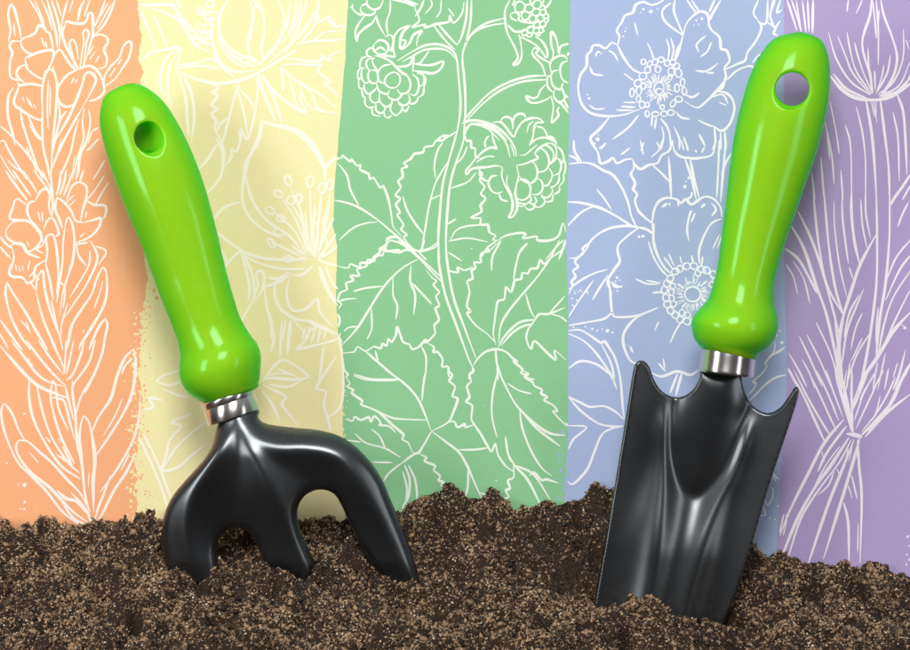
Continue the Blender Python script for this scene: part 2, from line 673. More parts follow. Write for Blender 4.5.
'G3': '''
2.6 395,0 396,80 420,200 460,310 500,420 518,462
2.6 420,0 428,90 450,210 490,320 532,432
2.4 215,0 262,15 320,62 360,105 412,158
2.4 250,0 300,42 350,85 403,135
2.4 328,50 345,0
2.4 330,45 385,25 395,0
2.6 350,110 372,138 388,150 376,163 398,190 386,205 398,238 384,250 397,290 380,310 382,342 350,375 350,362 322,390 300,398 288,380 265,370 245,315 240,345 225,372 212,360 207,385 190,378 185,395 160,388 130,405 100,388 88,407 45,412
2.6 320,42 270,38 240,46 200,38 190,57 168,55 160,77 138,72 132,95 98,108 107,130 75,130 85,147 58,158 62,180 38,192 28,220 42,235 25,260 36,290 30,330 42,378
2.6 25,95 65,102 75,88 107,100 112,84 147,82 160,60 180,48 190,28 222,0
2.6 320,70 260,105 200,165 150,240 100,320 42,385
2.2 230,130 230,200 245,240 240,290
2.2 295,90 292,150 310,200 305,272
2.2 297,155 330,190 372,235
2.2 85,187 130,175 195,168
2 25,225 60,215 97,213
2.2 150,248 152,320 135,362
2 50,332 70,318 102,315
2.6 355,375 378,390 376,408 392,408 410,435 408,460 430,462 432,490 445,508
2.4 130,405 175,445 250,508
2 165,402 175,442
2.2 332,385 350,430 346,512
2 85,488 150,505 250,506
2.4 45,420 52,470 65,490 50,502
2.6 622,0 582,38 572,32 548,62 550,82 525,82 530,102 515,112 520,140 500,150 508,190 498,240 512,260 498,268 530,310 570,340 602,372
2.2 588,112 592,60 622,5
2.6 432,112 465,118 465,100 490,110 522,98
2.6 857,0 842,38 800,68 780,88 765,72 755,102 730,105 720,122 700,120 695,142 672,148 660,190 640,170 635,215 610,225 600,290 594,340 604,382
2.4 835,0 800,70 750,140 700,198 650,260 622,310 614,375
2.2 720,12 690,50 675,100 668,150
2.6 612,390 640,345 690,300 747,290
2.4 622,385 662,340 700,315 742,305
2.6 747,290 762,270 800,268 868,240
2.6 747,290 722,325 715,360 732,397 745,368 790,410 822,436 818,402 868,445
2.2 712,195 728,250 745,285
2.2 800,265 868,190
2 800,268 840,280 867,302
2.8 518,462 540,430 570,405 610,398 642,408 665,430 682,442 668,442 700,470 695,485 718,492 712,500 745,508
2.6 518,462 522,478 508,490 515,512
2.4 603,400 608,450 628,512
2.2 608,450 612,512
''',
'G4': '''
2.6 48,12 72,48 62,60 85,72 80,85 118,112 112,125 150,140 180,155 222,195 268,235 262,252 285,265 300,300
2.2 85,20 130,35 200,38 252,36
2.4 200,0 260,40 310,90 337,140 368,220
2.2 350,0 340,50 335,112
2.6 428,0 445,18 434,40 455,60 446,95 465,105 450,150 430,190 370,222
2.2 185,155 230,175 290,180 352,182
2.6 55,178 82,185 90,170 112,182 140,172 150,188 162,168 185,192 180,200 215,205 240,228
2.6 430,190 452,188 465,208 490,196 492,208 522,200
2.6 370,222 420,260 470,300 500,350 522,400 555,475
2.2 462,290 520,290 577,283
2.2 503,355 502,420 492,465
2 545,445 605,472
2.6 520,0 505,28 515,40 498,60 508,98 495,115 518,130 515,180 540,220 550,235 570,270 588,298 602,268 612,310 640,350 672,372
2.8 370,222 330,290 300,310 260,340
2.6 300,300 322,302 345,265
2.6 325,305 350,318 345,332 382,348 378,365 400,385 395,402 415,408 405,420 432,440
2.6 272,345 290,400 285,460 265,500 262,546
2.4 285,345 310,400 317,470 310,515
2.4 265,368 280,430 275,470
2.2 90,230 130,265 200,285 258,318
2.2 150,215 180,240 202,287
2 60,255 112,262
2 155,335 228,337
2.2 262,338 215,375 195,405
2.4 612,0 592,90 590,170 608,245
2.6 612,0 640,60 680,130 740,190 800,230 858,238
2.2 645,48 690,75 735,87
2.6 690,140 750,210 838,278
2.2 690,140 700,210 730,290 770,355 808,386
2.4 638,242 650,310 672,345
2.8 665,342 720,400 772,502
2.6 670,345 740,380 802,472
2.6 668,350 668,390 648,402 655,430 640,438 650,462 632,470 638,498
2.6 725,385 742,372 770,400 790,398 832,412
2.6 700,0 722,15 708,25 735,42 745,58 772,72 768,85 790,98 780,110 812,128 828,150 812,152 862,205
d 605,402,3 558,128,2 80,88,2
''',
'B1': '''
2.8 228,180 235,145 225,120 245,88 258,62 288,50 300,20 330,9 360,20 385,15 412,0
2.8 228,180 250,225 285,272 322,292
1.8 295,88 308,142
2 345,170 360,200 372,240
2 420,152 432,190 428,235
2 438,150 450,195 440,240
2 470,178 452,240
2.6 455,0 450,40 465,85 488,140
2.6 440,12 410,35 405,62 425,95 488,142
2.8 487,140 500,95 530,60 560,46 585,60 590,100 602,122 632,150 637,192 660,202 671,240 652,270 656,312 620,360 570,410 540,426 492,402
2.6 487,140 475,185 458,240
2 550,208 540,180 555,160 578,142
2 555,225 582,205 600,165
2.2 535,280 580,282 627,250
2 580,290 610,288
2.6 502,0 530,40 545,55
2.4 520,0 552,48
2.6 637,0 602,58 595,80
2.4 612,0 590,50
2.8 620,362 655,368 680,390 690,432 672,490 640,518 608,500
2.2 610,502 575,490 545,475
2.2 605,385 630,375 650,380 665,412
1.8 628,405 660,418
2.4 458,442 480,465 515,472
2.4 500,378 525,385 552,368
2.6 655,275 700,255 732,240 742,208 777,160 797,110 782,80
2.6 655,300 645,345 625,360
2.4 660,318 700,280 750,262 770,272
2.4 782,80 766,50 785,0
2.4 782,82 800,95 818,85 822,0
2.4 818,88 852,110 845,132 862,142
2.2 852,0 832,60 848,108
2.2 872,0 858,50 880,38
2 872,82 852,112
2 762,250 782,222 802,214
2 835,30 845,0
2.8 228,180 205,170 180,192 155,180 130,182 122,202 107,222 105,262 80,300 72,350 85,410 120,447 180,460 250,455 318,432
2.2 118,265 132,292 172,300
2 192,200 215,215 230,245
2 140,225 150,205 165,215
2.2 115,415 140,432 178,430
2.2 252,290 292,320
2 250,405 300,407
2 240,422 300,425
1.8 222,437 290,437
d 108,375,4 115,390,5 330,38,5 360,47,8 385,36,3 318,50,3 258,125,4 250,145,4 262,112,3 540,82,5 562,75,6 548,98,3 530,100,3 148,552,8 152,535,3 138,568,4
2.8 197,462 158,510 122,545 132,575 142,593
2.2 312,455 270,505 208,552
2.2 365,460 362,500
2.2 382,465 374,512
2.6 398,468 430,515 440,593
2.2 402,500 410,540 400,593
2.2 450,500 472,550 472,593
2 488,540 508,593
2.2 550,530 575,580
2.4 610,500 615,560 602,593
2.2 182,565 160,593
2.2 382,560 398,593
2.4 635,520 637,593
2.4 652,518 657,593
e 330,245,9,11,0 355,253,9,12,20 376,246,10,13,0 400,237,11,11,0 424,250,10,13,10 447,248,12,12,0 461,262,13,11,0 469,290,13,17,0 440,285,13,16,0 436,306,8,11,0 485,327,9,15,0 463,349,10,15,0 492,361,9,15,0 470,393,14,12,0 447,410,9,15,30 439,446,13,11,0 412,451,14,10,0 377,452,13,10,0 345,451,8,12,0 345,415,8,10,0 325,415,11,14,0 310,392,9,12,0 312,360,11,16,0 285,367,9,16,0 308,330,14,14,0 330,340,10,13,0 328,302,14,15,0 347,277,11,13,0 388,275,12,12,0 405,425,8,9,0 372,428,0.1,0.1,0
e 392,350,20,24,20 396,365,17,13,20
''',
'B2': '''
2.6 55,0 58,45 88,92
2.4 35,62 60,72 78,95
2.8 35,95 90,90 130,97 170,120 210,140 245,190 270,250 282,300 302,342
2.8 122,0 150,50 160,92 190,85 210,72 225,92 260,78 285,75
2.8 285,75 300,102 320,116 350,100 385,92 402,62 432,42 445,0
1.8 155,35 172,22
2 240,60 277,32
1.8 320,45 332,8
2.2 405,0 392,40 360,70
2.8 445,0 452,40 475,65 520,73 550,72 602,58 617,0
2 480,0 490,42
2 500,18 507,45
2 535,40 542,50
2 572,28 560,52
2 330,60 318,0
2.8 290,85 292,115 280,135 297,170 290,195 305,215 297,240 310,280 340,310 368,332
2.4 360,95 400,130 432,165
2.6 430,65 436,150 440,230
2.8 30,245 90,250 160,270 220,300 280,338 312,350
2 145,195 175,232 205,278
2.6 30,340 80,290 130,265 170,268
2.8 100,440 130,390 190,352 260,340 312,345
2.6 35,468 70,465 95,442 90,430 115,405
2.8 35,610 50,575 45,560 62,540 52,518 72,502 60,480 95,445
2.8 310,345 345,355 368,372
2.8 372,330 370,400 388,460 412,502 438,528
2.8 310,350 280,370 235,410 228,440 236,480 215,512 188,560 202,600 202,633
2.4 350,400 370,462 400,512 425,538
2.4 190,512 130,530 75,560 35,592
2.4 192,532 160,580 128,633
d 312,383,6 328,382,7 225,545,6 238,555,3 220,560,4 228,598,4 110,602,4 72,600,3 58,598,3 85,600,3 495,185,7 510,150,6 500,165,4
2.2 205,565 220,582 245,580
2 300,550 340,568 390,572
2 340,555 400,568
2.4 365,605 402,602
2.8 368,372 365,330 372,280 390,245 420,230 460,235 480,250 497,235 520,255 545,240 575,225 610,235 635,268 641,305
2 465,240 470,262
2.2 510,400 503,350 515,290 525,280
2 520,325 535,288
2.4 600,302 617,275 598,248
2.6 640,312 600,330 570,380 550,440 552,490
2 605,430 632,372
2 622,430 640,380
2.6 402,268 425,250
2 430,260 437,250
2.6 558,268 575,252
2 410,462 447,512
2 430,450 452,500
2 475,460 482,490
2 520,455 527,485
2 565,460 560,500
2.6 495,75 520,150 540,240
3 515,75 530,150 552,235
2.6 630,0 627,100 620,230
2.6 655,0 650,80 635,245
2.4 685,40 652,100 640,150
2.4 495,238 518,225 522,205
''',
'B3': '''
2.8 145,0 150,60 155,100 172,110 230,105 290,82
2.6 155,95 130,115 80,125 25,135
2.4 100,0 60,55 25,110
2.2 150,5 175,20 185,18
2.8 250,100 215,120 188,160 190,200 210,240 235,245
2.2 207,195 215,215
2 365,115 342,150 325,187
2 290,245 312,270
2 305,232 310,262
2 292,122 280,150
2.8 265,272 300,285 345,270 385,280 412,265
2.6 348,275 325,335
2.6 360,275 342,342
d 95,145,4 140,150,6 155,155,4 125,145,3 50,60,3 45,40,3 60,30,3 35,55,3 38,75,3 55,130,3 40,140,3 75,138,3 110,150,3 80,40,2
2.8 25,150 60,148 90,165 120,185 132,182 145,200 162,230 178,290 185,370 190,410
2.4 25,158 70,180 110,220 150,280 168,322
2.2 120,185 152,250 162,312
2.4 25,262 60,240 110,250 150,282
2.6 25,345 60,362 90,375 130,373 165,390 188,412
2.6 25,345 60,385 110,422 150,432 188,432
2.6 188,432 150,440 122,460 100,512 80,560 40,602 22,595
2.4 25,430 78,435 40,470 25,500
2.4 0,400 25,432
d 590,180,3 610,170,3 640,165,3 625,175,2 650,150,3
''',
'P1': '''
2.6 330,0 325,50 305,110 300,150 310,195 325,240 332,305
2.6 360,0 370,50 400,130 413,190 400,250 370,300 355,315
2 345,0 352,100 352,212
2 333,0 340,60 346,125
1.8 355,30 350,90
3.6 195,245 230,288 270,315 320,325 380,320 430,292 458,270
1.8 325,308 262,265 215,190 190,105
1.8 328,308 270,240 245,180 220,118
1.8 330,304 282,235 262,170 250,105
1.8 334,304 305,240 285,180 275,138
1.6 336,300 322,220 318,155
1.6 342,295 340,230
1.8 345,304 380,240 392,178
1.8 350,308 400,268 432,190 434,95
1.8 355,312 420,278 455,200
1.8 358,314 430,288 458,240
1.6 346,300 362,255 370,212
2.4 320,322 250,290 205,240
2.4 358,320 410,300 455,255
2.8 312,325 330,430 340,540 346,650
2.8 358,320 372,430 385,540 389,650
1.2 335,325 348,400
1.2 345,325 345,385
1.2 328,325 340,380
2.4 410,300 432,360 440,450 445,570
1.8 400,365 416,450 420,590
1.8 280,345 300,430 310,520 310,650
1.8 245,405 262,480 265,650
1.6 195,330 215,430 225,500
1.6 175,380 200,500 208,600
1.6 230,550 237,650
2.6 458,565 425,615 398,650
2 458,600 430,650
2.4 55,0 72,50 88,102
2.4 70,0 90,60 102,104
2 85,0 100,95
2 105,0 117,104
2.6 140,0 138,108
2 122,0 127,104
1.8 255,0 250,40
1.6 300,0 280,45
1.6 442,130 452,160
2 135,560 146,650
1.8 165,510 176,650
1.6 185,420 195,520
''',
'P2': '''
2.6 140,0 150,110 162,200 185,310 242,412
2.6 175,0 185,120 197,230 215,330 240,412
1.6 208,35 210,120 225,240 250,350
1.8 235,0 235,80 245,170 255,240
2.6 265,0 265,80 275,170 292,245
1.6 295,30 300,110 315,190
1.8 310,0 312,80 327,160
2.8 345,0 348,150 346,300 330,440 310,560 290,650
2.8 389,0 388,150 376,300 355,430 345,545
3 348,140 320,190 290,250 260,340 238,410 225,470 218,560 225,650
2.6 425,0 405,25 390,52
2 450,40 430,80 415,120
2 458,160 410,220 380,290
2.4 458,210 420,262 375,360
2.2 458,260 400,350 370,440 352,535
2 458,320 420,395 372,500
3.4 458,395 400,460 350,542 310,600 285,650
2.6 90,68 130,150 162,235 187,325 210,410 225,475
3.2 70,118 110,190 150,310 182,400 210,520 232,645
3 50,190 92,225 130,290 152,335
1.6 50,240 75,280 90,340
1.6 75,230 110,290 130,370
1.8 55,520 90,580 120,640
1.8 95,475 135,560 170,640
1.6 120,470 165,560 200,645
1.6 105,550 130,600 145,645
2.4 52,565 90,640
2.2 150,430 200,540 226,640
2 305,320 280,380 250,460 233,570
2 290,340 258,400 240,480
1.6 300,400 278,450 262,520
1.8 325,465 280,540 245,645
1.6 300,480 262,560
2 352,380 345,460 350,540
1.8 270,290 257,250
2 210,420 222,520 228,640
3 240,400 225,500 232,600 235,650
1.6 350,560 340,610 335,650
1.6 375,530 360,600 350,650
2 385,580 372,650
1.8 415,560 400,610
2.2 440,520 420,600 400,650
3 458,560 430,612 408,650
1.8 260,560 248,650
d 438,448,6 430,440,3
''',
'P3': '''
2.4 112,0 150,60 192,150 222,215
2 130,0 170,80 210,150 236,192
1.8 170,0 202,65 232,130 256,182
1.8 195,0 230,70 262,150
1.8 225,0 245,60 275,140
4 252,0 270,70 302,182
3 264,0 285,80 306,188
2 285,0 278,60 290,130 300,182
2 302,0 300,70 304,180
2.4 350,0 322,70 302,120
1.8 375,40 342,110 312,175
1.8 395,0 362,62
1.8 385,75 370,130 330,182
3.2 460,0 422,90 372,150 330,192
2.8 475,70 400,130 340,198
1.8 430,20 402,80 360,150
2 455,20 430,65 400,122 350,180
1.6 335,70 308,150
2 340,0 318,60 300,110
2.2 375,0 345,50 325,90
4 285,188 310,192 332,198
3 278,145 220,215 170,310 120,410 88,490
2.6 285,165 230,240 200,300
3.6 292,200 240,280 190,350 140,440 92,555
2.2 300,205 262,275 202,355 150,440 112,555
1.8 265,225 225,280 190,345
3 308,205 270,300 230,400 172,572
3 325,200 302,280 272,380 217,558
2.6 318,205 322,280 330,380 325,572
2.6 277,392 290,450 293,572
1.8 300,310 317,382
1.6 290,340 302,378
1.6 255,290 266,310
1.2 320,450 318,540
1.8 100,425 87,482
1.6 248,300 232,340 200,370
1.4 290,230 282,275
1.4 302,225 292,270
1.4 212,240 220,272
1.4 110,440 98,490
d 466,492,4 470,520,3 464,545,3 471,560,4 462,575,3 107,430,3
''',
'G5': '''
2.4 20,105 60,92 120,92 190,115 240,150 285,200 312,250 318,292
2.4 30,130 70,108 130,112 180,135 230,175 265,225 283,297
1.4 285,220 300,258 306,292
2.6 92,297 140,257 180,240 207,248 190,205 176,145
2.6 92,297 60,340 34,372 38,394 62,365 100,355 150,352 200,344 240,350
2 90,325 130,300 165,290 196,293
2.4 165,175 150,190 140,215 146,245
2.6 225,100 240,76 265,68 290,80 299,108 296,140
2.6 300,95 310,66 335,50 360,55 372,74
2.6 185,100 230,98 262,130 302,180 320,145 350,100 390,78 440,75 476,100
2.6 476,100 432,103 418,135 412,185 390,230
1.8 415,92 390,115 376,160
2.4 430,122 465,130 485,155 493,180
2.6 390,230 430,195 470,185 510,192 540,215
1.6 335,285 370,280 400,255 437,225
2.6 512,215 480,225 450,243 420,275
2.4 420,275 440,300 405,318 360,335 320,342
2.4 490,178 520,182 540,205 546,228
2.8 240,350 236,400 252,450 282,500 298,550 293,600 275,635 300,631 322,590 322,545 312,500 320,450 331,400 320,342
1.8 268,395 264,440 278,480 297,517
2.4 405,318 430,345 438,388 425,425 395,443 360,430 336,405
2.4 330,428 360,422 388,440 399,482 382,525 347,538 315,522
2.4 455,243 488,270 504,318 492,360 462,378 438,376
2.2 482,228 510,242 528,272 526,310 503,335
2.2 512,215 538,232 546,270 538,308 508,338
2.2 502,355 521,390 512,430 490,456 466,452
2.2 430,415 456,425 468,457 460,490 435,506 400,505
2.2 542,300 562,310 572,345 560,385 523,402
2.2 550,232 575,262 586,303 573,335
2.2 586,300 597,345 590,385 581,405
2.2 562,390 556,435 530,460 508,466
2.2 586,395 585,430 563,457
2.2 515,462 523,490 500,520 470,522 460,505
2.2 562,455 560,488 530,506
2.2 526,505 520,540 488,549
2.2 462,517 481,540 465,570 435,578 420,560
2.2 396,510 401,540 375,558 340,556 322,550
2.2 420,515 432,545 412,562 390,550
2.2 325,568 350,573 376,558
2.2 365,575 388,592 415,585 421,560
2.4 212,400 180,405 161,440 175,480 205,500 242,490
2.4 110,360 114,400 138,424 165,432
2.4 220,500 235,535 275,546
''',
'G6': '''
2.2 0,36 16,42
2.2 12,20 18,52 48,76 75,76
2.4 55,35 60,65 95,80 126,70 131,48
2.4 88,0 90,28 120,50 155,40 174,0
2.2 58,32 90,18
2.6 78,80 42,130 28,170 35,216 45,178 80,145 118,118 136,82
2.4 135,80 150,130 182,186
2.4 210,0 208,60 190,120 197,182
2.4 180,192 212,184 226,210 218,250 197,268
2.6 125,232 150,211 180,215 200,240 190,273 160,285 130,270 120,248 125,232
2.2 130,262 160,248 186,266
2.8 235,297 225,250 230,190 260,152 310,135 278,165 263,200 260,250 280,252 310,225 330,182 375,160 352,198 346,242
2.2 262,208 290,214 278,240 263,245
2.2 205,262 225,270 232,295
2.6 130,290 170,300 210,320 240,350 270,377 300,387
2.4 130,275 160,291 200,291 237,300
2.6 240,345 280,346 312,334 331,290 329,340 325,376
2.8 340,335 400,340 440,335 485,320 470,360 430,382 380,375 325,368
2.4 332,332 362,330 388,298 412,264
2.4 215,335 170,345 146,380 152,422 184,438
c 222,418,36
2.2 266,385 300,400 315,440 300,480 262,487 246,465
2.2 322,385 350,410 358,455 340,495 308,488
2.2 346,380 375,386 386,410 380,442 360,450
2.2 386,392 393,415 388,447
2.2 386,445 380,490 354,507
2.2 130,300 116,312 124,342 146,368
2.2 118,302 90,312 85,342 102,368
2.2 115,365 98,375 95,410 115,433 140,428 146,400 136,370 115,365
2.2 115,296 90,290 90,262 115,250 126,265
2.2 86,296 60,306 52,350 80,356
2.2 62,355 60,400 76,430 100,430
2.2 54,352 40,380 44,412 62,402
2.2 44,412 48,455 72,464
2.2 76,430 74,462 95,490 125,472 136,458
2.2 60,465 68,500 82,510
2.2 138,435 150,472 190,490 206,470
2.2 106,482 105,515 125,535 150,525 152,480
2.2 80,502 78,540 100,560 127,555
2.2 152,502 156,530 185,555 212,545 221,520
2.2 194,482 205,510 240,520 266,500 262,487
2.2 250,520 260,545 295,545 311,520 302,492
2.2 135,540 135,572 160,590 182,570 176,550
2.2 216,545 210,572 235,600 265,580 271,550 250,530
2.2 113,560 120,595 157,605
2.2 178,582 180,603 200,613 216,600
2.2 310,500 315,540 345,530 356,502
2.2 270,562 290,580 308,550
''',
'G7': '''
2.6 105,0 80,50 78,100 90,170 130,250 145,300 122,336 148,330 165,290 161,230 150,178
2.6 92,130 130,165 180,158 232,128
2.4 150,190 200,212 250,245 293,300 297,262 270,215 233,190
2.2 115,32 132,0
2.2 105,75 130,65 151,80 152,106 200,120 230,125
2.2 105,75 112,96 142,110
2.4 320,0 302,30 285,45
c 155,38,21 203,45,17 245,25,17 240,65,15 185,82,17 222,98,15 262,95,14 275,65,12 292,85,10 270,43,12 245,130,12 275,125,12 292,105,9 210,155,14 180,170,12 205,180,10 240,160,12 265,158,10 250,176,8 225,5,13 262,5,12
2.6 220,265 225,290 270,340 290,402
2.4 220,264 235,250 251,262 240,280 270,305 320,332
2.6 312,332 330,280 318,230 318,168 336,185 350,225 355,280
2.4 320,385 312,330 340,300 380,290 405,310
2.4 360,287 366,245 398,231 414,232
2.4 414,262 403,292
2.4 412,315 375,330 365,370 378,415 408,432
2.4 356,365 325,375 318,410 330,450 365,465 380,430
2.4 318,395 300,402 300,450 327,482
2.4 335,465 332,500 355,530 385,520 386,490 370,465
2.4 375,455 386,490 412,512
2.4 350,530 375,545 408,588
2.2 385,520 412,575
2.6 290,440 262,470 250,500 225,512 190,500 205,530 245,535 300,515 317,500
2.6 318,500 330,560 320,635 340,622 356,600 350,575 362,555
''',
'B5': '''
1.7 178,128 165,160 185,190 207,196
1.5 163,162 160,180 182,206
1.5 155,235 166,252 158,300 136,325 122,290 113,312 126,372 100,378 92,402 70,418 58,452
1.3 135,225 122,262 112,300
d 190,330,5 150,390,5 175,395,4 200,345,4
''',
'B6': '''
2 287,10 277,92 225,160 205,193 217,215 180,272 105,338 130,352 102,410 45,462
2.2 376,48 320,90 250,130 222,172
2.4 372,284 290,305 210,360 150,420 75,497
d 340,22,14
''',
}


# ---------------------------------------------------------------- printed line drawings
class Strokes:
    def __init__(s, stripe):
        s.v, s.f, s.i, s.st, s.cells = [], [], 0, stripe, []
        s.fl = STR[stripe][1] if stripe != 'yellow' else fy['OY']
        s.fr = STR[stripe][2]

    def run(s, pts, w, taper, closed):
        """one pen stroke as a thin ribbon; each point a micron in front of the last so nothing is coplanar"""
        n = len(pts)
        if n < 2:
            return
        d = np.gradient(pts, axis=0) if not closed else np.roll(pts, -1, 0) - np.roll(pts, 1, 0)
        L = np.hypot(d[:, 0], d[:, 1]) + 1e-9
        nx, ny = -d[:, 1] / L, d[:, 0] / L
        base = 7.5e-5 + (s.i % 60) * 1.6e-6
        s.i += 1
        k = len(s.v)
        tt = np.linspace(0, 1, n)
        wob = 1 + 0.16 * np.sin(tt * n * 0.21 + s.i) + 0.08 * np.sin(tt * n * 0.57 + s.i * 2)
        ww = w * 0.5 * wob
        if taper and not closed:
            ww = ww * np.clip(0.35 + 1.6 * np.minimum(tt, 1 - tt) ** 0.6, 0, 1)
        for j in range(n):
            y = YB - base - j * 1.5e-7
            s.v += [P(pts[j, 0] + nx[j] * ww[j], pts[j, 1] + ny[j] * ww[j], y), P(pts[j, 0] - nx[j] * ww[j], pts[j, 1] - ny[j] * ww[j], y)]
            if j:
                a = k + 2 * j
                s.f.append((a - 2, a, a + 1, a - 1))
        if closed:
            a = k + 2 * n
            s.f.append((a - 2, k, k + 1, a - 1))

    def stroke(s, pts, w, taper=True):
        p = catmull(pts, 6, ten=0.28 if len(pts) > 13 and s.st in ('green', 'yellow') else 0.5)
        ok = (p[:, 0] > s.fl(p[:, 1]) + 0.6) & (p[:, 0] < s.fr(p[:, 1]) - 0.6)
        i = 0
        while i < len(p):
            if ok[i]:
                j = i
                while j < len(p) and ok[j]:
                    j += 1
                s.run(p[i:j], w, taper, False)
                i = j
            else:
                i += 1

    def oval(s, x, y, rx, ry, ang, w):
        a = np.linspace(0, 2 * math.pi, 22, endpoint=False)
        r = 1 + 0.05 * np.sin(2 * a + x)
        u, q = rx * r * np.cos(a), ry * r * np.sin(a)
        c, sn = math.cos(math.radians(ang)), math.sin(math.radians(ang))
        p = np.stack([x + u * c - q * sn, y + u * sn + q * c], 1)
        ok = (p[:, 0] > s.fl(p[:, 1]) + 0.6) & (p[:, 0] < s.fr(p[:, 1]) - 0.6)
        if ok.all():
            s.run(p, w, False, True)
        elif ok.any():
            k = int(np.argmin(ok))
            p, ok = np.roll(p, -k, 0), np.roll(ok, -k)
            q = p[ok]
            s.run(q, w, False, False)

    def cell(s, x, y, r, w):
        """a drupelet: its outline stops where a nearer one already covers it"""
        a = np.linspace(0, 2 * math.pi, 48, endpoint=False)
        rr = r * (1 + 0.05 * np.sin(2 * a + x) + 0.03 * np.sin(3 * a + y))
        p = np.stack([x + rr * np.cos(a), y + rr * np.sin(a)], 1)
        ok = (p[:, 0] > s.fl(p[:, 1]) + 0.6) & (p[:, 0] < s.fr(p[:, 1]) - 0.6)
        for cx, cy, cr in s.cells:
            ok &= np.hypot(p[:, 0] - cx, p[:, 1] - cy) > cr * 0.98
        s.cells.append((x, y, r))
        if ok.all():
            s.run(p, w, False, True)
        elif ok.any():
            k = int(np.argmin(ok))
            p, ok = np.roll(p, -k, 0), np.roll(ok, -k)
            i = 0
            while i < len(p):
                j = i
                while j < len(p) and ok[j]:
                    j += 1
                if j - i > 2:
                    s.run(p[i:j], w, False, False)
                i = j + 1

    def dot(s, x, y, r):
        if not (s.fl(y) < x < s.fr(y)):
            return
        k = len(s.v)
        yy = YB - 1.9e-4 - (s.i % 40) * 1e-6
        s.i += 1
        rr = r * rng.uniform(0.8, 1.2, 10)
        for j in range(10):
            a = j * 0.628
            s.v.append(P(x + rr[j] * math.cos(a), y + rr[j] * math.sin(a), yy))
        s.f.append(tuple(range(k, k + 10)))


pens = {k: Strokes(k) for k in STR}
KW = {'orange': 1.0, 'yellow': 1.04, 'green': 0.88, 'blue': 0.92, 'purple': 0.96}
for tile, txt in ART.items():
    stn, ox, oy, sc = TILES[tile]
    pen = pens[stn]
    kw = KW[stn]
    for ln in txt.strip().splitlines():
        h, *rest = ln.split()
        nums = [tuple(float(a) for a in r.split(',')) for r in rest]
        if h == 'd':
            for x, y, r in nums:
                pen.dot(ox + x / sc, oy + y / sc, r / sc)
        elif h in 'ce':
            q = [a for r in rest for a in r.split(',')]
            st = 3 if h == 'c' else 5
            toks = [float(a) for a in q]
            for i in range(0, len(toks), st):
                g = toks[i:i + st]
                if h == 'c':
                    pen.cell(ox + g[0] / sc, oy + g[1] / sc, g[2] * (1.3 if tile == 'G7' else 1.12) / sc, 2.0 * kw)
                elif g[2] > 1:
                    pen.oval(ox + g[0] / sc, oy + g[1] / sc, g[2] / sc, g[3] / sc, g[4], 1.7 * kw if stn == 'blue' else 2.1)
        else:
            w = float(h) * kw
            pen.stroke([(ox + x / sc, oy + y / sc) for x, y in nums], w)
pb = pens['blue']
for (cx, cy, r0, r1, n, w) in ((659.2, 88.8, 6.5, 17, 44, 1.1), (692.7, 294.2, 8.5, 19, 50, 1.0)):
    for i in range(n):
        a = 6.2832 * i / n + rng.uniform(-0.06, 0.06)
        q0, q1 = r0 * rng.uniform(1, 1.25), r1 * rng.uniform(0.6, 1.08)
        pb.stroke([(cx + q0 * math.cos(a), cy + q0 * math.sin(a)), (cx + q1 * math.cos(a + 0.06), cy + q1 * math.sin(a + 0.06))], w)
pb.oval(692.7, 294.2, 7.6, 7.8, 0, 2.0)
for i in range(25):
    a = 6.2832 * i / 25 + rng.uniform(-0.04, 0.04)
    r = 27.5 + rng.uniform(-1.2, 1.2)
    pb.oval(692.7 + r * math.cos(a), 294.2 + r * math.sin(a), 3.2, 3.7, math.degrees(a), 1.6)
for i in range(0, 22):
    if rng.uniform() < 0.6:
        a = 6.2832 * i / 22 + 0.1
        pb.oval(692.7 + 21.5 * math.cos(a), 294.2 + 21.5 * math.sin(a), 2.7, 3.0, 0, 1.5)
INK = {'orange': (255, 242, 230), 'yellow': (255, 250, 230), 'green': (240, 249, 235), 'blue': (246, 248, 254), 'purple': (247, 241, 251)}
for k, pen in pens.items():
    m, b, n_, l_ = mat(k + '_ink', lin(INK[k]), 0.7)
    b.inputs['Specular IOR Level'].default_value = 0.15
    o = link('line_drawing', mesh('line_drawing', pen.v, pen.f), m, smooth=False)
    o.parent = stripes[k]

# ---------------------------------------------------------------- soil: height field from the front of the frame up to the board
BACK = [(-200, 520), (0, 517), (15, 527), (30, 526), (40, 519), (52, 521), (62, 525), (75, 527), (90, 525), (100, 523), (112, 520), (125, 524),
        (140, 521), (160, 518), (200, 518), (250, 522), (300, 521), (318, 523), (326, 519), (340, 523), (360, 520), (400, 515), (416, 504), (430, 500), (443, 491),
        (451, 488), (459, 491), (467, 497), (480, 501), (500, 504), (512, 514), (530, 513), (545, 505), (560, 502), (572, 503), (585, 498), (600, 493),
        (620, 489), (660, 495), (700, 510), (735, 535), (752, 546), (766, 557), (782, 561), (800, 563), (820, 562), (834, 566), (850, 567), (868, 566),
        (885, 569), (897, 576), (910, 583), (1000, 600), (1150, 590)]
MID = [(-200, 575), (0, 578), (100, 572), (165, 568), (185, 575), (211, 581), (228, 582), (245, 574), (264, 570), (298, 571), (340, 572), (384, 571),
       (414, 578), (450, 584), (500, 590), (560, 596), (593, 603), (611, 604), (625, 602), (634, 597), (643, 594), (652, 599), (662, 605), (680, 616), (697, 630), (722, 633),
       (745, 628), (800, 616), (910, 622), (1150, 620)]


def prof(A, x):
    a = np.array(A, float)
    return np.interp(x, a[:, 0], a[:, 1])


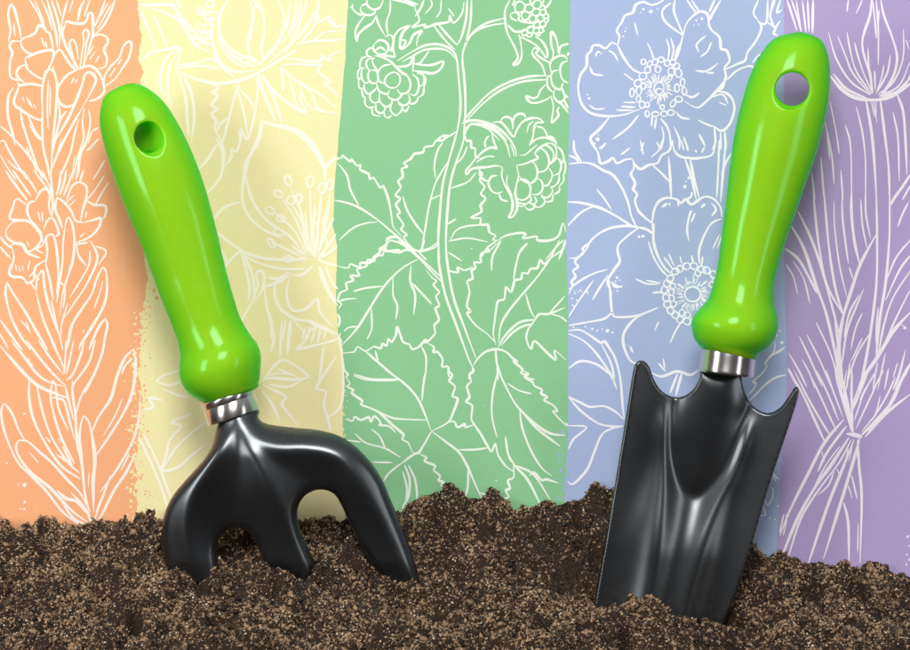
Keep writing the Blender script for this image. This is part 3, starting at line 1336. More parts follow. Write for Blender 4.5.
def smooth_noise(nx, ny, sx, sy, seed):
    """filtered white noise, wavelength in cells"""
    r = np.random.default_rng(seed)
    a = np.fft.fft2(r.normal(size=(ny, nx)))
    kx, ky = np.fft.fftfreq(nx)[None, :], np.fft.fftfreq(ny)[:, None]
    a *= np.exp(-2 * (math.pi ** 2) * ((kx * sx) ** 2 + (ky * sy) ** 2))
    a = np.real(np.fft.ifft2(a))
    return a / a.std()


xs = np.arange(-330, 1241, 1.0)                       # photo pixels at y = 0
ysoil = np.concatenate([np.arange(-0.16, YB - 0.0013, 0.0006), [YB - 0.0012]])
NX, NY = len(xs), len(ysoil)
XX = (xs - 455) * S0
SX, SY = np.meshgrid(XX, ysoil)


def base_h(x, y):
    """height so that the crest (y = board) and the tool line (y = 0) sit where the photo has them"""
    def z_at(A, yy):
        s = S0 * (CAM_D + yy) / CAM_D
        px = x / s + 455
        return ZC - (prof(A, px) - 325) * s
    zb, zm = z_at(BACK, YB), z_at(MID, 0.0)
    zf = ZC - (668 + 6 * np.sin(x * 22) - 325) * S0 * 0.94
    t = np.clip(y / YB, 0, 1)
    # the slope behind the tools climbs fast, then the crest rolls over against the board
    back = zm - 0.002 * np.sin(t * math.pi) + 0.0007 * t + (zb - zm) * (1 - (1 - t) ** 1.6)
    u = np.clip(-y / 0.085, 0, 1)
    front = zm + (zf - zm) * (u ** 1.05)
    far = np.clip((-y - 0.085) / 0.075, 0, 1)
    front = front - far * 0.012
    return np.where(y > 0, back, front)


n_big = smooth_noise(NX, NY, 16, 14, 1)
n_mid = smooth_noise(NX, NY, 6.5, 5.5, 2)
n_sml = smooth_noise(NX, NY, 2.6, 2.3, 3)
n_fin = smooth_noise(NX, NY, 1.1, 1.0, 4)
relief = 0.0011 * n_big - 0.0016 * np.abs(n_mid) + 0.0008 * n_sml + 0.0004 * n_fin
pit = smooth_noise(NX, NY, 7, 5, 9)
calm = 1 - 0.75 * np.clip(SY / YB, 0, 1) ** 3
relief = relief * calm - 0.0085 * np.clip(pit - 1.1, 0, 0.9) * calm
H = base_h(SX, SY) + relief
# clods: rounded lumps of all sizes pushed up out of the surface
rc = np.random.default_rng(77)
for _ in range(5200):
    cr_ = 0.0011 + 0.0075 * rc.uniform() ** 2.8
    cx_, cy_ = rc.uniform(XX[0], XX[-1]), rc.uniform(-0.15, YB - 0.001)
    i0, i1 = np.searchsorted(XX, [cx_ - cr_, cx_ + cr_])
    j0, j1 = np.searchsorted(ysoil, [cy_ - cr_, cy_ + cr_])
    if i1 <= i0 or j1 <= j0:
        continue
    sx__, sy__ = np.meshgrid(XX[i0:i1], ysoil[j0:j1])
    d2 = ((sx__ - cx_) ** 2 + (sy__ - cy_) ** 2) / cr_ ** 2
    H[j0:j1, i0:i1] += np.where(d2 < 1, cr_ * 0.75 * np.sqrt(np.clip(1 - d2, 0, 1)), 0) * rc.uniform(0.5, 1) * (1 - 0.5 * max(0, cy_ / YB) ** 3)
V = np.stack([SX.ravel(), SY.ravel(), H.ravel()], 1)
idx = np.arange(NX * NY).reshape(NY, NX)
Q = np.stack([idx[:-1, :-1].ravel(), idx[:-1, 1:].ravel(), idx[1:, 1:].ravel(), idx[1:, :-1].ravel()], 1)
# skirts: the bed goes on, coarser, to the left, right and front
nv = len(V)


def fast_mesh(name, V, F):
    me = bpy.data.meshes.new(name)
    k = F.shape[1]
    me.vertices.add(len(V))
    me.vertices.foreach_set('co', V.astype(np.float32).ravel())
    me.loops.add(F.size)
    me.loops.foreach_set('vertex_index', F.astype(np.int32).ravel())
    me.polygons.add(len(F))
    me.polygons.foreach_set('loop_start', np.arange(0, F.size, k, dtype=np.int32))
    me.polygons.foreach_set('loop_total', np.full(len(F), k, dtype=np.int32))
    me.update(calc_edges=True)
    return me


ms, bs, ns, ls = mat('soil', (0.055, 0.034, 0.022), 0.9)
bs.inputs['Specular IOR Level'].default_value = 0.25
tcn = ns.new('ShaderNodeTexCoord')
nz = ns.new('ShaderNodeTexNoise')
nz.inputs['Scale'].default_value = 900
nz.inputs['Detail'].default_value = 8
nz.inputs['Roughness'].default_value = 0.7
ls.new(tcn.outputs['Object'], nz.inputs['Vector'])
cr = ns.new('ShaderNodeValToRGB')
cr.color_ramp.elements[0].position = 0.35
cr.color_ramp.elements[0].color = (0.008, 0.005, 0.003, 1)
cr.color_ramp.elements[1].position = 0.75
cr.color_ramp.elements[1].color = (0.07, 0.042, 0.026, 1)
ls.new(nz.outputs['Fac'], cr.inputs['Fac'])
ls.new(cr.outputs['Color'], bs.inputs['Base Color'])
bp = ns.new('ShaderNodeBump')
bp.inputs['Strength'].default_value = 0.8
bp.inputs['Distance'].default_value = 0.0006
ls.new(nz.outputs['Fac'], bp.inputs['Height'])
ls.new(bp.outputs['Normal'], bs.inputs['Normal'])
soil = link('soil', fast_mesh('soil', V, Q), ms)
soil['kind'] = 'structure'
soil['label'] = 'dark brown crumbly potting soil heaped in front of the striped board'
# bed: closes the heap underneath and carries it on past the frame
bed_v = [(-0.55, -0.5, -0.02), (0.60, -0.5, -0.02), (0.60, YB + 0.0, -0.02), (-0.55, YB, -0.02)]
gx = np.linspace(-0.62, 0.66, 90)
gy = np.linspace(-0.60, -0.14, 40)
bvx, bvy = np.meshgrid(gx, gy)
hn = smooth_noise(90, 40, 2.5, 2.5, 6) * 0.0022
zedge = np.interp(gx, XX, base_h(XX, np.full(NX, -0.14)))
bz = zedge[None, :] - 0.002 - 0.016 * (1 - np.exp((bvy + 0.14) / 0.08)) + hn
bi = np.arange(90 * 40).reshape(40, 90)
bq = np.stack([bi[:-1, :-1].ravel(), bi[:-1, 1:].ravel(), bi[1:, 1:].ravel(), bi[1:, :-1].ravel()], 1)
bed = link('soil', fast_mesh('soil', np.stack([bvx.ravel(), bvy.ravel(), bz.ravel()], 1), bq), ms)
bed['kind'] = 'structure'


def soil_h(x, y):
    i = np.clip((x - XX[0]) / (XX[1] - XX[0]), 0, NX - 1.001)
    j = np.clip((y - ysoil[0]) / 0.0006, 0, NY - 1.001)
    return H[j.astype(int), i.astype(int)]


tone_patches = smooth_noise(NX, NY, 11, 9, 41) + 0.7 * smooth_noise(NX, NY, 32, 24, 42)


# crumbs: little angular grains, bark flakes and pale bits with glints painted into their tone
ICO = []
t_ = (1 + 5 ** 0.5) / 2
for a, b_ in ((1, t_), (-1, t_), (1, -t_), (-1, -t_)):
    ICO += [(0, a, b_), (a, b_, 0), (b_, 0, a)]
ICO = np.array(ICO) / math.hypot(1, t_)
# octahedron grain
OV = np.array([(1, 0, 0), (-1, 0, 0), (0, 1, 0), (0, -1, 0), (0, 0, 1), (0, 0, -1)], float)
OF = np.array([(0, 2, 4), (2, 1, 4), (1, 3, 4), (3, 0, 4), (2, 0, 5), (1, 2, 5), (3, 1, 5), (0, 3, 5)])


def crumbs(n, rlo, rhi, power, flat, lift, seed, xlo=-150, xhi=1060, ylo=-0.09, yhi=YB - 0.002):
    r = np.random.default_rng(seed)
    x = (r.uniform(xlo, xhi, n) - 455) * S0
    y = r.uniform(ylo, yhi, n)
    sz = rlo + (rhi - rlo) * r.uniform(0, 1, n) ** power
    v = OV[None] * r.uniform(0.45, 1.35, (n, 6, 1)) + r.normal(0, 0.16, (n, 6, 3))
    v *= np.stack([np.ones(n), r.uniform(0.5, 1, n), r.uniform(flat, 0.9, n)], 1)[:, None, :]
    q = r.normal(size=(n, 4))
    q /= np.linalg.norm(q, axis=1)[:, None]
    w_, a, b, c = q.T
    R = np.stack([1 - 2 * (b * b + c * c), 2 * (a * b - c * w_), 2 * (a * c + b * w_), 2 * (a * b + c * w_), 1 - 2 * (a * a + c * c), 2 * (b * c - a * w_),
                  2 * (a * c - b * w_), 2 * (b * c + a * w_), 1 - 2 * (a * a + b * b)], 1).reshape(n, 3, 3)
    v = np.einsum('nij,nkj->nki', R, v) * sz[:, None, None]
    z = soil_h(x, y) + sz * r.uniform(-0.35, lift, n)
    v += np.stack([x, np.minimum(y, YB - 0.0015 - sz), z], 1)[:, None, :]
    f = OF[None] + (np.arange(n) * 6)[:, None, None]
    ii = np.clip((x - XX[0]) / S0, 0, NX - 1).astype(int)
    jj = np.clip((y - ysoil[0]) / 0.0006, 0, NY - 1).astype(int)
    tone = r.uniform(0, 1, n) ** (1.02 + np.clip(0.5 * tone_patches[jj, ii], -0.5, 1.5)) - 0.35 * np.clip(pit[jj, ii] - 0.9, 0, 1)  # last term paints the shade of the pits into the crumbs
    tone = np.clip(tone, 0, 1)
    tone = np.where(sz > 0.0012, np.minimum(tone, 0.74), tone)
    return v.reshape(-1, 3), f.reshape(-1, 3), np.repeat(tone, 6)


parts = [crumbs(230000, 0.00038, 0.00095, 1.5, 0.4, 0.7, 31), crumbs(46000, 0.0007, 0.0021, 2.4, 0.35, 0.6, 32),
         crumbs(1500, 0.0014, 0.0028, 2.0, 0.5, 0.35, 33)]
vv, ff, tt, off = [], [], [], 0
for v_, f_, t__ in parts:
    vv.append(v_)
    ff.append(f_ + off)
    tt.append(t__)
    off += len(v_)
cm = fast_mesh('soil_crumbs', np.concatenate(vv), np.concatenate(ff))
at = cm.attributes.new('tone', 'FLOAT', 'POINT')
at.data.foreach_set('value', np.concatenate(tt).astype(np.float32))
mc, bc, nc, lc = mat('soil_crumbs', (0.1, 0.06, 0.04), 0.55)
an = nc.new('ShaderNodeAttribute')
an.attribute_name = 'tone'
rp = nc.new('ShaderNodeValToRGB')
rp.color_ramp.interpolation = 'LINEAR'
els = [(0.0, (0.014, 0.010, 0.007)), (0.28, (0.056, 0.033, 0.019)), (0.55, (0.18, 0.108, 0.060)), (0.8, (0.40, 0.25, 0.14)), (0.95, (0.62, 0.44, 0.27)), (1.0, (0.85, 0.76, 0.62))]
rp.color_ramp.elements[0].position, rp.color_ramp.elements[0].color = els[0][0], (*els[0][1], 1)
rp.color_ramp.elements[1].position, rp.color_ramp.elements[1].color = els[-1][0], (*els[-1][1], 1)
for p_, c_ in els[1:-1]:
    e = rp.color_ramp.elements.new(p_)
    e.color = (*c_, 1)
lc.new(an.outputs['Fac'], rp.inputs['Fac'])
lc.new(rp.outputs['Color'], bc.inputs['Base Color'])
bc.inputs['Specular IOR Level'].default_value = 0.45
crumb = link('soil_crumbs', cm, mc, smooth=False)
crumb['kind'] = 'stuff'
crumb['label'] = 'loose brown and tan soil crumbs covering the heap'
crumb['category'] = 'soil'


# ---------------------------------------------------------------- tools
def axis_frame(A, B):
    A, B = np.array(A, float), np.array(B, float)
    L = np.hypot(*(B - A))
    u = (B - A) / L
    return A, u, np.array([u[1], -u[0]]), L          # origin, along, across (to the right when pointing down)


def outline_w(pts, A, u, n):
    p = np.array(pts, float) - A
    t, w = p @ u, p @ n
    o = np.argsort(t)
    return t[o], w[o]


def spline1(xk, yk, x):
    """cubic Hermite through the knots with limited slopes"""
    xk, yk = np.array(xk, float), np.array(yk, float)
    x = np.clip(x, xk[0], xk[-1])
    d = np.diff(yk) / np.diff(xk)
    m = np.concatenate([[d[0]], (d[1:] * np.diff(xk)[:-1] + d[:-1] * np.diff(xk)[1:]) / (np.diff(xk)[1:] + np.diff(xk)[:-1]), [d[-1]]])
    i = np.clip(np.searchsorted(xk, x) - 1, 0, len(xk) - 2)
    h = xk[i + 1] - xk[i]
    s = (x - xk[i]) / h
    return (yk[i] * (2 * s ** 3 - 3 * s ** 2 + 1) + m[i] * h * (s ** 3 - 2 * s ** 2 + s) + yk[i + 1] * (-2 * s ** 3 + 3 * s ** 2) + m[i + 1] * h * (s ** 3 - s ** 2))


def apply_mods(o):
    dg = bpy.context.evaluated_depsgraph_get()
    dg.update()
    me = bpy.data.meshes.new_from_object(o.evaluated_get(dg))
    o.modifiers.clear()
    old = o.data
    o.data = me
    bpy.data.meshes.remove(old)


def make_handle(root, A, B, left, right, hole, hole_r, m, tilt, depth=0.86):
    A, u, n, L = axis_frame(A, B)
    tl, wl = outline_w(left, A, u, n)
    tr, wr = outline_w(right, A, u, n)
    T = 0.5 * L * (1 - np.cos(np.linspace(0.0, math.pi, 150)))
    tl, wl, tr, wr = tl[tl > 1.2], wl[tl > 1.2], tr[tr > 1.2], wr[tr > 1.2]
    q = lambda t: np.sqrt(np.maximum(t, 0))
    WL = spline1(np.concatenate([[0], q(tl)]), np.concatenate([[0], wl]), q(T))
    WR = spline1(np.concatenate([[0], q(tr)]), np.concatenate([[0], wr]), q(T))
    K = 96
    V, F = [], []
    for i, t in enumerate(T):
        c, r = 0.5 * (WL[i] + WR[i]), max(0.5 * (WR[i] - WL[i]), 0.02)
        base = A + u * t + n * c
        fr = t / L
        dr = depth if fr < 0.6 else depth + (1.0 - depth) * min(1, (fr - 0.6) / 0.3)
        for k in range(K):
            a = 2 * math.pi * k / K
            # softly faceted grip: six broad flats fading out to the ends
            fac = 1 - 0.014 * math.cos(5 * a + 0.5) * math.sin(math.pi * min(1, fr * 1.25)) ** 2
            cx, cy = math.cos(a), math.sin(a)
            p = base + n * (r * cx * (1 if abs(cx) > .9 else fac))
            V.append(P(p[0], p[1], 0)[0:1] + (-r * dr * cy * S0 * fac,) + P(p[0], p[1], 0)[2:3])
    for i in range(len(T) - 1):
        for k in range(K):
            a, b = i * K + k, i * K + (k + 1) % K
            F.append((a, a + K, b + K, b))
    F.append(tuple(range(K)))
    F.append(tuple((len(T) - 1) * K + k for k in reversed(range(K))))
    o = link('handle', mesh('handle', V, F), m)
    # hole cutter: straight bore that flares into rounded rims front and back
    hx, hy = hole
    tp = (np.array(hole, float) - A) @ u
    rr = 0.5 * (np.interp(tp, T, WR) - np.interp(tp, T, WL)) * depth * S0
    prof_, fl = [], 0.0024
    for s in np.linspace(-1, 1, 61):
        yy = s * rr * 1.25
        over = abs(yy) - (rr * 0.93 - fl)
        g = 0 if over <= 0 else fl - math.sqrt(max(fl * fl - min(over, fl) ** 2, 0))
        prof_.append((yy, hole_r * S0 + g * 0.8))
    cv, cf, KC = [], [], 64
    for yy, r in prof_:
        for k in range(KC):
            a = 2 * math.pi * k / KC
            x, _, z = P(hx, hy, 0)
            cv.append((x + r * math.cos(a) + tilt[0] * (yy + rr * 0.95), yy, z + r * math.sin(a) + tilt[1] * (yy + rr * 0.95)))
    for i in range(len(prof_) - 1):
        for k in range(KC):
            a, b = i * KC + k, i * KC + (k + 1) % KC
            cf.append((a, b, b + KC, a + KC))
    cf.append(tuple(reversed(range(KC))))
    cf.append(tuple((len(prof_) - 1) * KC + k for k in range(KC)))
    cut = link('hole_cutter', mesh('hole_cutter', cv, cf))
    import bmesh
    for ob in (o, cut):
        bm = bmesh.new()
        bm.from_mesh(ob.data)
        bmesh.ops.recalc_face_normals(bm, faces=bm.faces)
        bm.to_mesh(ob.data)
        bm.free()
    b = o.modifiers.new('b', 'BOOLEAN')
    b.object, b.operation, b.solver = cut, 'DIFFERENCE', 'EXACT'
    rm = o.modifiers.new('r', 'REMESH')
    rm.mode, rm.voxel_size, rm.use_smooth_shade = 'VOXEL', 0.00042, True
    sm = o.modifiers.new('s', 'SMOOTH')
    sm.factor, sm.iterations = 0.5, 14
    apply_mods(o)
    bpy.data.objects.remove(cut)
    if not len(o.data.materials):
        o.data.materials.append(m)
    o.data.polygons.foreach_set('use_smooth', np.ones(len(o.data.polygons), dtype=bool))
    adopt(root, o)
    return o


def ring_solid(name, pts, A, u, K=96):
    """lathe: pts = (t, r) in photo pixels along the axis from A in direction u"""
    A, u = np.array(A, float), np.array(u, float)
    u /= np.hypot(*u)
    n = np.array([u[1], -u[0]])
    V, F = [], []
    for t, r in pts:
        c = A + u * t
        for k in range(K):
            a = 2 * math.pi * k / K
            p = c + n * r * math.cos(a)
            w = P(p[0], p[1], 0)
            V.append((w[0], -r * S0 * math.sin(a), w[2]))
    m = len(pts)
    for i in range(m - 1):
        for k in range(K):
            a, b = i * K + k, i * K + (k + 1) % K
            F.append((a, b, b + K, a + K))
    return mesh(name, V, F)


def sharp(me, deg=30):
    me.set_sharp_from_angle(angle=math.radians(deg))


def seg_dist(px, py, line):
    """distance to a polyline and the position (0..1) along it"""
    best = np.full(px.shape, 1e9)
    pos = np.zeros(px.shape)
    L = np.array(line, float)
    sl = np.hypot(*np.diff(L, axis=0).T)
    cum = np.concatenate([[0], np.cumsum(sl)])
    for i in range(len(L) - 1):
        d = L[i + 1] - L[i]
        t = np.clip(((px - L[i, 0]) * d[0] + (py - L[i, 1]) * d[1]) / (d @ d), 0, 1)
        q = np.hypot(px - L[i, 0] - t * d[0], py - L[i, 1] - t * d[1])
        m = q < best
        best = np.where(m, q, best)
        pos = np.where(m, (cum[i] + t * sl[i]) / cum[-1], pos)
    return best, pos


def inside(px, py, poly):
    r = np.zeros(px.shape, bool)
    x, y = poly[:, 0], poly[:, 1]
    j = len(poly) - 1
    for i in range(len(poly)):
        c = ((y[i] > py) != (y[j] > py)) & (px < (x[j] - x[i]) * (py - y[i]) / (y[j] - y[i] + 1e-12) + x[i])
        r ^= c
        j = i
    return r


def plate(root, outline, form, edge_r, thick, m, pieces, step=1.35):
    """pressed metal: closed outline in photo pixels, front surface = form, rounded rim of radius edge_r.
    pieces: list of (name, predicate(px, py)) that splits the one surface into its named parts"""
    o = np.array(outline, float)
    o = catmull(o, 8, closed=True)
    d = np.concatenate([[0], np.cumsum(np.hypot(*np.diff(np.vstack([o, o[:1]]), axis=0).T))])
    n = int(d[-1] / step)
    t = np.linspace(0, d[-1], n, endpoint=False)
    oo = np.vstack([o, o[:1]])
    bd = np.stack([np.interp(t, d, oo[:, 0]), np.interp(t, d, oo[:, 1])], 1)
    bd += np.random.default_rng(3).normal(0, 1e-3, bd.shape)
    gx, gy = np.arange(bd[:, 0].min(), bd[:, 0].max(), step), np.arange(bd[:, 1].min(), bd[:, 1].max(), step)
    GX, GY = np.meshgrid(gx, gy)
    GX[1::2] += step / 2
    px, py = GX.ravel(), GY.ravel()
    ok = inside(px, py, bd)
    px, py = px[ok], py[ok]
    closed = np.vstack([bd, bd[:1]])
    dist, _ = seg_dist(px, py, closed)
    ok = dist > step * 0.55
    px, py, dist = px[ok], py[ok], dist[ok]
    # extra rows near the rim
    allp = np.vstack([bd, np.stack([px, py], 1)])
    D = np.concatenate([np.zeros(len(bd)), dist])
    _, _, tris, ov, _, _ = delaunay_2d_cdt([Vector((float(a), float(b))) for a, b in allp], [(i, (i + 1) % len(bd)) for i in range(len(bd))], [], 1, 1e-6)
    N = len(allp)
    tris = [tuple(tr) for tr in tris if max(tr) < N]
    Xp, Yp = allp[:, 0], allp[:, 1]
    f = form(Xp, Yp, D)
    ta = np.array(tris)
    ea = np.concatenate([ta[:, [0, 1]], ta[:, [1, 2]], ta[:, [2, 0]]])
    ea = np.concatenate([ea, ea[:, ::-1]])
    cnt = np.bincount(ea[:, 0], minlength=N)
    for _ in range(16):                       # the press rounds every crease a little
        f = 0.5 * f + 0.5 * np.bincount(ea[:, 0], weights=f[ea[:, 1]], minlength=N) / np.maximum(cnt, 1)
    e = thick * np.sqrt(np.clip(1 - (1 - np.clip(D / edge_r, 0, 1)) ** 2, 0, 1))
    V = np.zeros((2 * N, 3))
    for i, sgn in ((0, 1), (1, -1)):
        yy = -(f + sgn * e) * S0
        V[i * N:(i + 1) * N, 0] = (Xp - 455) * S0
        V[i * N:(i + 1) * N, 1] = yy
        V[i * N:(i + 1) * N, 2] = ZC - (Yp - 325) * S0
    nb = len(bd)
    back = lambda i: i if i < nb else i + N
    F = []
    for a, b, c in tris:
        ar = (Xp[b] - Xp[a]) * (Yp[c] - Yp[a]) - (Xp[c] - Xp[a]) * (Yp[b] - Yp[a])
        if ar < 0:
            b, c = c, b
        # image y points down: this order faces the camera (-y)
        F.append((a, c, b))
        F.append((back(a), back(b), back(c)))
    F = np.array(F)
    # vertex normals of the whole pressing, kept on each piece so the parts meet without a seam
    fn = np.cross(V[F[:, 1]] - V[F[:, 0]], V[F[:, 2]] - V[F[:, 0]])
    vn = np.zeros_like(V)
    for k in range(3):
        np.add.at(vn, F[:, k], fn)
    vn /= np.linalg.norm(vn, axis=1)[:, None] + 1e-12
    cxp = V[F].mean(axis=1)
    fx, fyy = cxp[:, 0] / S0 + 455, 325 - (cxp[:, 2] - ZC) / S0
    left = np.ones(len(F), bool)
    out = []
    for name, pred in pieces:
        sel = left & pred(fx, fyy)
        left &= ~sel
        Fs = F[sel]
        u, inv = np.unique(Fs, return_inverse=True)
        me = fast_mesh(name, V[u], inv.reshape(-1, 3))
        ob = link(name, me, m)
        me.normals_split_custom_set_from_vertices([tuple(a) for a in vn[u]])
        adopt(root, ob)
        out.append(ob)
    return out


def bump_fn(lines, px, py):
    f = np.zeros(px.shape)
    for pts, amp, sig, fade in lines:
        d, s = seg_dist(px, py, catmull(pts, 5))
        k = np.clip(s / fade[0], 0, 1) if fade[0] > 0 else 1
        k2 = np.clip((1 - s) / fade[1], 0, 1) if fade[1] > 0 else 1
        k, k2 = k * k * (3 - 2 * k), k2 * k2 * (3 - 2 * k2)
        g = np.clip((s - 0.2) / 0.4, 0, 1)
        g = g * g * (3 - 2 * g)
        sig = sig[0] + (sig[1] - sig[0]) * g
        amp = amp[0] + (amp[1] - amp[0]) * g
        rd = 4 + 70 * g
        prof_ = np.exp(-(np.sqrt(d * d + rd) - np.sqrt(rd)) / sig)
        f = f + amp * prof_ * k * k2
    return f


# materials
mg, bgn, ng, lg = mat('green_plastic', (0.92, 0.65, 0.035), 0.16)
bgn.inputs['Specular IOR Level'].default_value = 0.42
bgn.inputs['Subsurface Weight'].default_value = 1.0
bgn.inputs['Subsurface Radius'].default_value = (0.06, 1.0, 0.06)
bgn.inputs['Subsurface Scale'].default_value = 0.018
bgn.inputs['Coat Weight'].default_value = 1.0
bgn.inputs['Coat IOR'].default_value = 1.09
bgn.inputs['Coat Tint'].default_value = (0.30, 0.95, 0.5, 1)      # tint turns the edges greener, imitating the hue of the shaded side
bgn.inputs['Coat Roughness'].default_value = 0.06

mk, bk, nk, lk = mat('black_enamel', (0.005, 0.006, 0.0075), 0.3)
nb_ = nk.new('ShaderNodeTexNoise')
nb_.inputs['Scale'].default_value = 70
nb_.inputs['Detail'].default_value = 5
tk = nk.new('ShaderNodeTexCoord')
lk.new(tk.outputs['Object'], nb_.inputs['Vector'])
bpk = nk.new('ShaderNodeBump')
bpk.inputs['Strength'].default_value = 0.004
bpk.inputs['Distance'].default_value = 0.0003
lk.new(nb_.outputs['Fac'], bpk.inputs['Height'])
lk.new(bpk.outputs['Normal'], bk.inputs['Normal'])
bk.inputs['Specular IOR Level'].default_value = 1.0
bk.inputs['Coat Weight'].default_value = 0.5
bk.inputs['Coat Roughness'].default_value = 0.30
bk.inputs['Coat IOR'].default_value = 1.7
bk.inputs['Specular Tint'].default_value = (0.82, 0.92, 1.0, 1)
rk = nk.new('ShaderNodeMapRange')
rk.inputs['To Min'].default_value = 0.22
rk.inputs['To Max'].default_value = 0.34
lk.new(nb_.outputs['Fac'], rk.inputs['Value'])
lk.new(rk.outputs['Result'], bk.inputs['Roughness'])

mf, bf, nf, lf = mat('bright_steel', (0.62, 0.61, 0.60), 0.24, Metallic=1.0)
bf.inputs['Anisotropic'].default_value = 0.7
bf.inputs['Anisotropic Rotation'].default_value = 0.25
tg = nf.new('ShaderNodeTangent')
tg.direction_type, tg.axis = 'RADIAL', 'Z'
lf.new(tg.outputs[0], bf.inputs['Tangent'])

# dried soil dust on the lowest part of the enamel (a real coating: it has its own ragged edge)
gk = nk.new('ShaderNodeSeparateXYZ')
pk_ = nk.new('ShaderNodeNewGeometry')
lk.new(pk_.outputs['Position'], gk.inputs[0])
mk_ = nk.new('ShaderNodeMapRange')
mk_.inputs['From Min'].default_value = 0.082
mk_.inputs['From Max'].default_value = 0.052
lk.new(gk.outputs['Z'], mk_.inputs['Value'])
nd = nk.new('ShaderNodeTexNoise')
nd.inputs['Scale'].default_value = 260
nd.inputs['Detail'].default_value = 8
nd.inputs['Roughness'].default_value = 0.75
lk.new(tk.outputs['Object'], nd.inputs['Vector'])
md = nk.new('ShaderNodeMapRange')
md.inputs['From Min'].default_value = 0.52
md.inputs['From Max'].default_value = 0.74
lk.new(nd.outputs['Fac'], md.inputs['Value'])
mm = nk.new('ShaderNodeMath')
mm.operation = 'MULTIPLY'
lk.new(mk_.outputs['Result'], mm.inputs[0])
lk.new(md.outputs['Result'], mm.inputs[1])
mx = nk.new('ShaderNodeMix')
mx.data_type = 'RGBA'
mx.inputs['A'].default_value = (0.005, 0.006, 0.0075, 1)
mx.inputs['B'].default_value = (0.06, 0.04, 0.026, 1)
lk.new(mm.outputs[0], mx.inputs['Factor'])
lk.new(mx.outputs['Result'], bk.inputs['Base Color'])

# --- fork
fork = thing('garden_fork', 'garden fork with green handle, its three black tines pushed into the soil', 'garden fork', P(300, 600, 0))
fA, fB = (127, 84), (229, 402)
make_handle(fork, fA, fB,
            [(118, 86), (107, 94), (101, 107), (99.5, 121), (104, 146), (112, 172), (121, 197), (132, 224), (143, 250), (153, 277), (163, 304), (172, 326), (178, 344), (180, 358), (179, 370), (181, 382), (189, 394), (200, 401), (206, 404)],
            [(140, 84.5), (152, 91), (164, 102), (179, 125), (192, 152), (203, 181), (212, 212), (219, 240), (226, 270), (234, 298), (241, 319), (250, 334), (258, 345), (261, 357), (260.5, 370), (259, 382), (256, 389), (250, 393)],
            (156.6, 139), 15.3, mg, (-0.95, -0.02))
fu = (0.318, 0.948)
fer = ring_solid('ferrule', [(-6, 25.0), (-6, 27.0), (-5.2, 27.8), (-4, 28.0), (0.5, 27.6), (1.2, 27.1), (1.8, 27.6), (15.4, 28.0), (16.6, 27.6), (17.2, 26.6), (17.2, 18)], (229, 401.5), fu)
fo = link('ferrule', fer, mf)
sharp(fo.data, 40)
adopt(fork, fo)
F_ = lambda l: [(140 + x / 2.953, 380 + y / 2.953) for x, y in l]
f_out = F_([(240, 95), (236, 120), (228, 150), (218, 195), (190, 238), (150, 282), (110, 328), (86, 368), (72, 410), (68, 455), (72, 505), (84, 550),
            (105, 590), (140, 640), (178, 690), (215, 735), (232, 742), (240, 725), (244, 680), (250, 630), (246, 590), (237, 550), (231, 505), (236, 468), (258, 443), (290, 434), (320, 444), (342, 472), (356, 510),
            (374, 556), (396, 610), (430, 680), (470, 735), (500, 760), (520, 752), (530, 715), (536, 660), (538, 610), (528, 562), (506, 508), (484, 456), (471, 410), (471, 370), (490, 338), (520, 322), (550, 321), (578, 335), (598, 368),
            (622, 425), (650, 488), (685, 545), (725, 600), (765, 650), (805, 690), (830, 690), (836, 660), (830, 610), (820, 560), (806, 515), (786, 460), (764, 405), (742, 350), (718, 292), (684, 240), (640, 194), (592, 163), (530, 146), (460, 139), (400, 132), (368, 124), (352, 108), (346, 85)])
f_r = [
    (F_([(290, 100), (325, 180), (365, 250), (405, 340), (440, 440), (480, 560), (515, 690)]), 5, 6.5, (0.12, 0)),
    (F_([(292, 100), (320, 145), (365, 178), (420, 192), (490, 192), (560, 206), (612, 242), (658, 305), (697, 380), (744, 480), (792, 590), (822, 680)]), 7, 8, (0.15, 0)),
    (F_([(290, 100), (275, 150), (245, 205), (205, 262), (160, 345), (146, 430), (160, 510), (195, 595), (225, 700)]), 7, 9, (0.2, 0)),
]


def f_form(px, py, D):
    # deep round cross-section over the neck and tines, arching forward over the shoulders
    R = 9
    infl = 5 * np.sqrt(np.clip(1 - (1 - np.clip(D / R, 0, 1)) ** 2, 0, 1))
    ds = [np.exp(-np.sqrt(seg_dist(px, py, catmull(q[0], 5))[0] ** 2 + 10) / 30 * 8) for q in f_r]
    roof = 17 * sum(ds) ** 0.125
    arch = 16 * np.exp(-(((px - 285) / 150) ** 2 + ((py - 470) / 70) ** 2)) - 8 * np.clip((py - 560) / 60, 0, 1.5)
    neck = np.clip((455 - py) / 50, 0, 1)
    neck = neck * neck * (3 - 2 * neck)
    return infl + arch * (1 - neck) + roof - 3


plate(fork, f_out, f_form, 7, 5, mk, [
    ('tine', lambda x, y: (y > 522) & (x < 236)),
    ('tine', lambda x, y: (y > 505) & (x >= 236) & (x < 322)),
    ('tine', lambda x, y: (y > 486) & (x >= 322)),
    ('fork_head', lambda x, y: np.ones(x.shape, bool))])

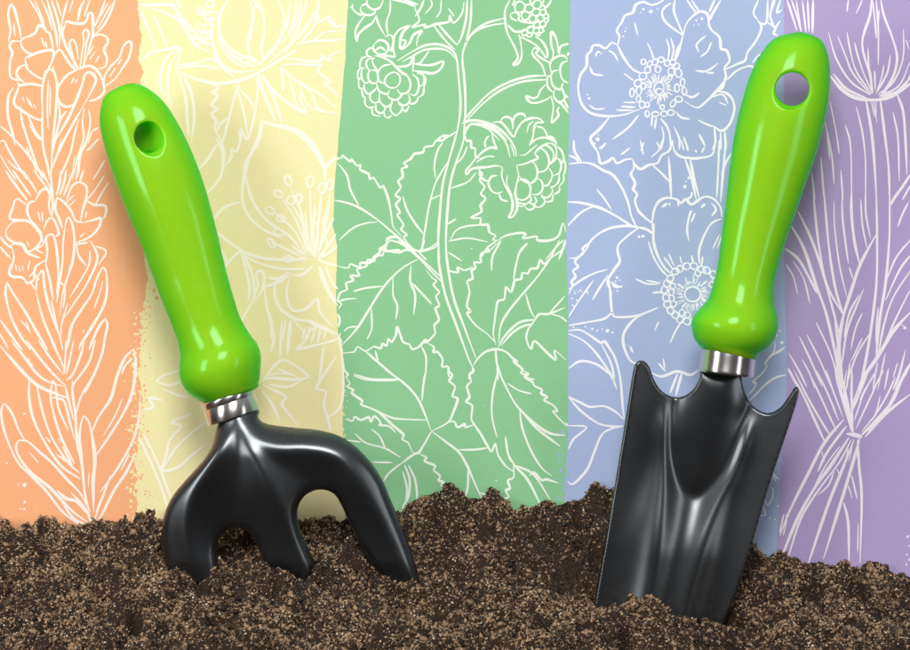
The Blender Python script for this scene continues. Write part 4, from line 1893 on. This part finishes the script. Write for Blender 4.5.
# --- trowel
trowel = thing('hand_trowel', 'garden trowel with green handle, its broad black blade pushed into the soil', 'trowel', P(655, 620, 0))
tA, tB = (800, 32), (727, 355)
make_handle(trowel, tA, tB,
            [(790, 33.5), (780, 36), (771, 41), (762, 52), (753, 68), (743, 97), (735.5, 128), (730.5, 159), (727, 190), (724, 215), (721, 240), (717.5, 265), (713, 284), (706, 302), (697, 311), (692, 319), (692, 330), (696, 342), (702, 349)],
            [(810, 34), (819, 39), (826, 49), (830, 69), (829.5, 94), (823.5, 128), (814, 162), (803, 192), (797, 210), (788, 235), (779.5, 262), (774, 285), (774, 305), (777.5, 318), (778, 327), (775, 338), (768, 348), (757, 355)],
            (787.8, 92.2), 16.5, mg, (0.125, 0.09))
tfr = ring_solid('ferrule', [(-6, 25.0), (-6, 26.8), (-5.2, 27.8), (-4, 28.0), (1.0, 27.8), (13.0, 28), (15.0, 28.2), (16.4, 28.0), (17.2, 27.2), (17.4, 18)], (728, 357.5), (-0.125, 1))
to_ = link('ferrule', tfr, mf)
sharp(to_.data, 40)
adopt(trowel, to_)
T_ = lambda l: [(570 + x / 2.168, 340 + y / 2.168) for x, y in l]
t_out = T_([(290, 60), (280, 82), (268, 104), (252, 118), (232, 124), (210, 118), (193, 104), (181, 84), (172, 60), (162, 47), (150, 44), (140, 52), (133, 80), (120, 165), (100, 290), (76, 430), (52, 570), (45, 640), (70, 720), (130, 800), (190, 840), (240, 820), (290, 750), (312, 690), (330, 622),
            (365, 532), (400, 420), (430, 318), (460, 226), (485, 150), (494, 115), (492, 102), (484, 104), (470, 126), (452, 148), (428, 158), (404, 148), (387, 128), (377, 104), (371, 78), (368, 60)])
t_r = [
    (T_([(206, 112), (204, 160), (202, 220), (202, 280), (198, 350), (188, 430), (175, 510), (160, 590), (138, 700)]), (7.0, 20.0), (7.5, 24), (0.15, 0)),
    (T_([(406, 145), (390, 185), (372, 240), (352, 290), (322, 345), (292, 420), (268, 500), (244, 590), (220, 700)]), (6.0, 12.0), (6.0, 14), (0.15, 0)),
]
TA, TU, TN, TL = axis_frame(T_([(325, 80)])[0], T_([(190, 595)])[0])


t_u = catmull(T_([(262, 40), (236, 110), (222, 160), (216, 210), (222, 270), (240, 318), (262, 338), (285, 336), (312, 315), (338, 280), (356, 235), (374, 180), (390, 128), (392, 40)]), 6)


def t_form(px, py, D):
    v = (px - TA[0]) * TU[0] + (py - TA[1]) * TU[1]
    u = (px - TA[0]) * TN[0] + (py - TA[1]) * TN[1]
    au = np.sqrt(u * u + 90)
    scoop = 15 * np.clip(au / 85, 0, 1.3) ** 1.7
    # pressed socket: a half-round that runs out inside the U-shaped groove
    d, _ = seg_dist(px, py, np.vstack([t_u, t_u[:1]]))
    ins = inside(px, py, t_u)
    s = np.clip(d / 34, 0, 1)
    k = np.clip((160 - v) / 160, 0, 1)
    sock = np.where(ins, 14 * s * (2 - s) * k ** 0.7, 0)
    dip = -0.7 * np.exp(-(d / 8.0) ** 2) * np.clip(v / 30, 0, 1)
    return scoop + sock + dip + bump_fn(t_r, px, py) - 6


plate(trowel, t_out, t_form, 2.6, 2.4, mk, [
    ('neck', lambda x, y: (y < 392) & (x > 690) & (x < 745)),
    ('blade', lambda x, y: np.ones(x.shape, bool))])
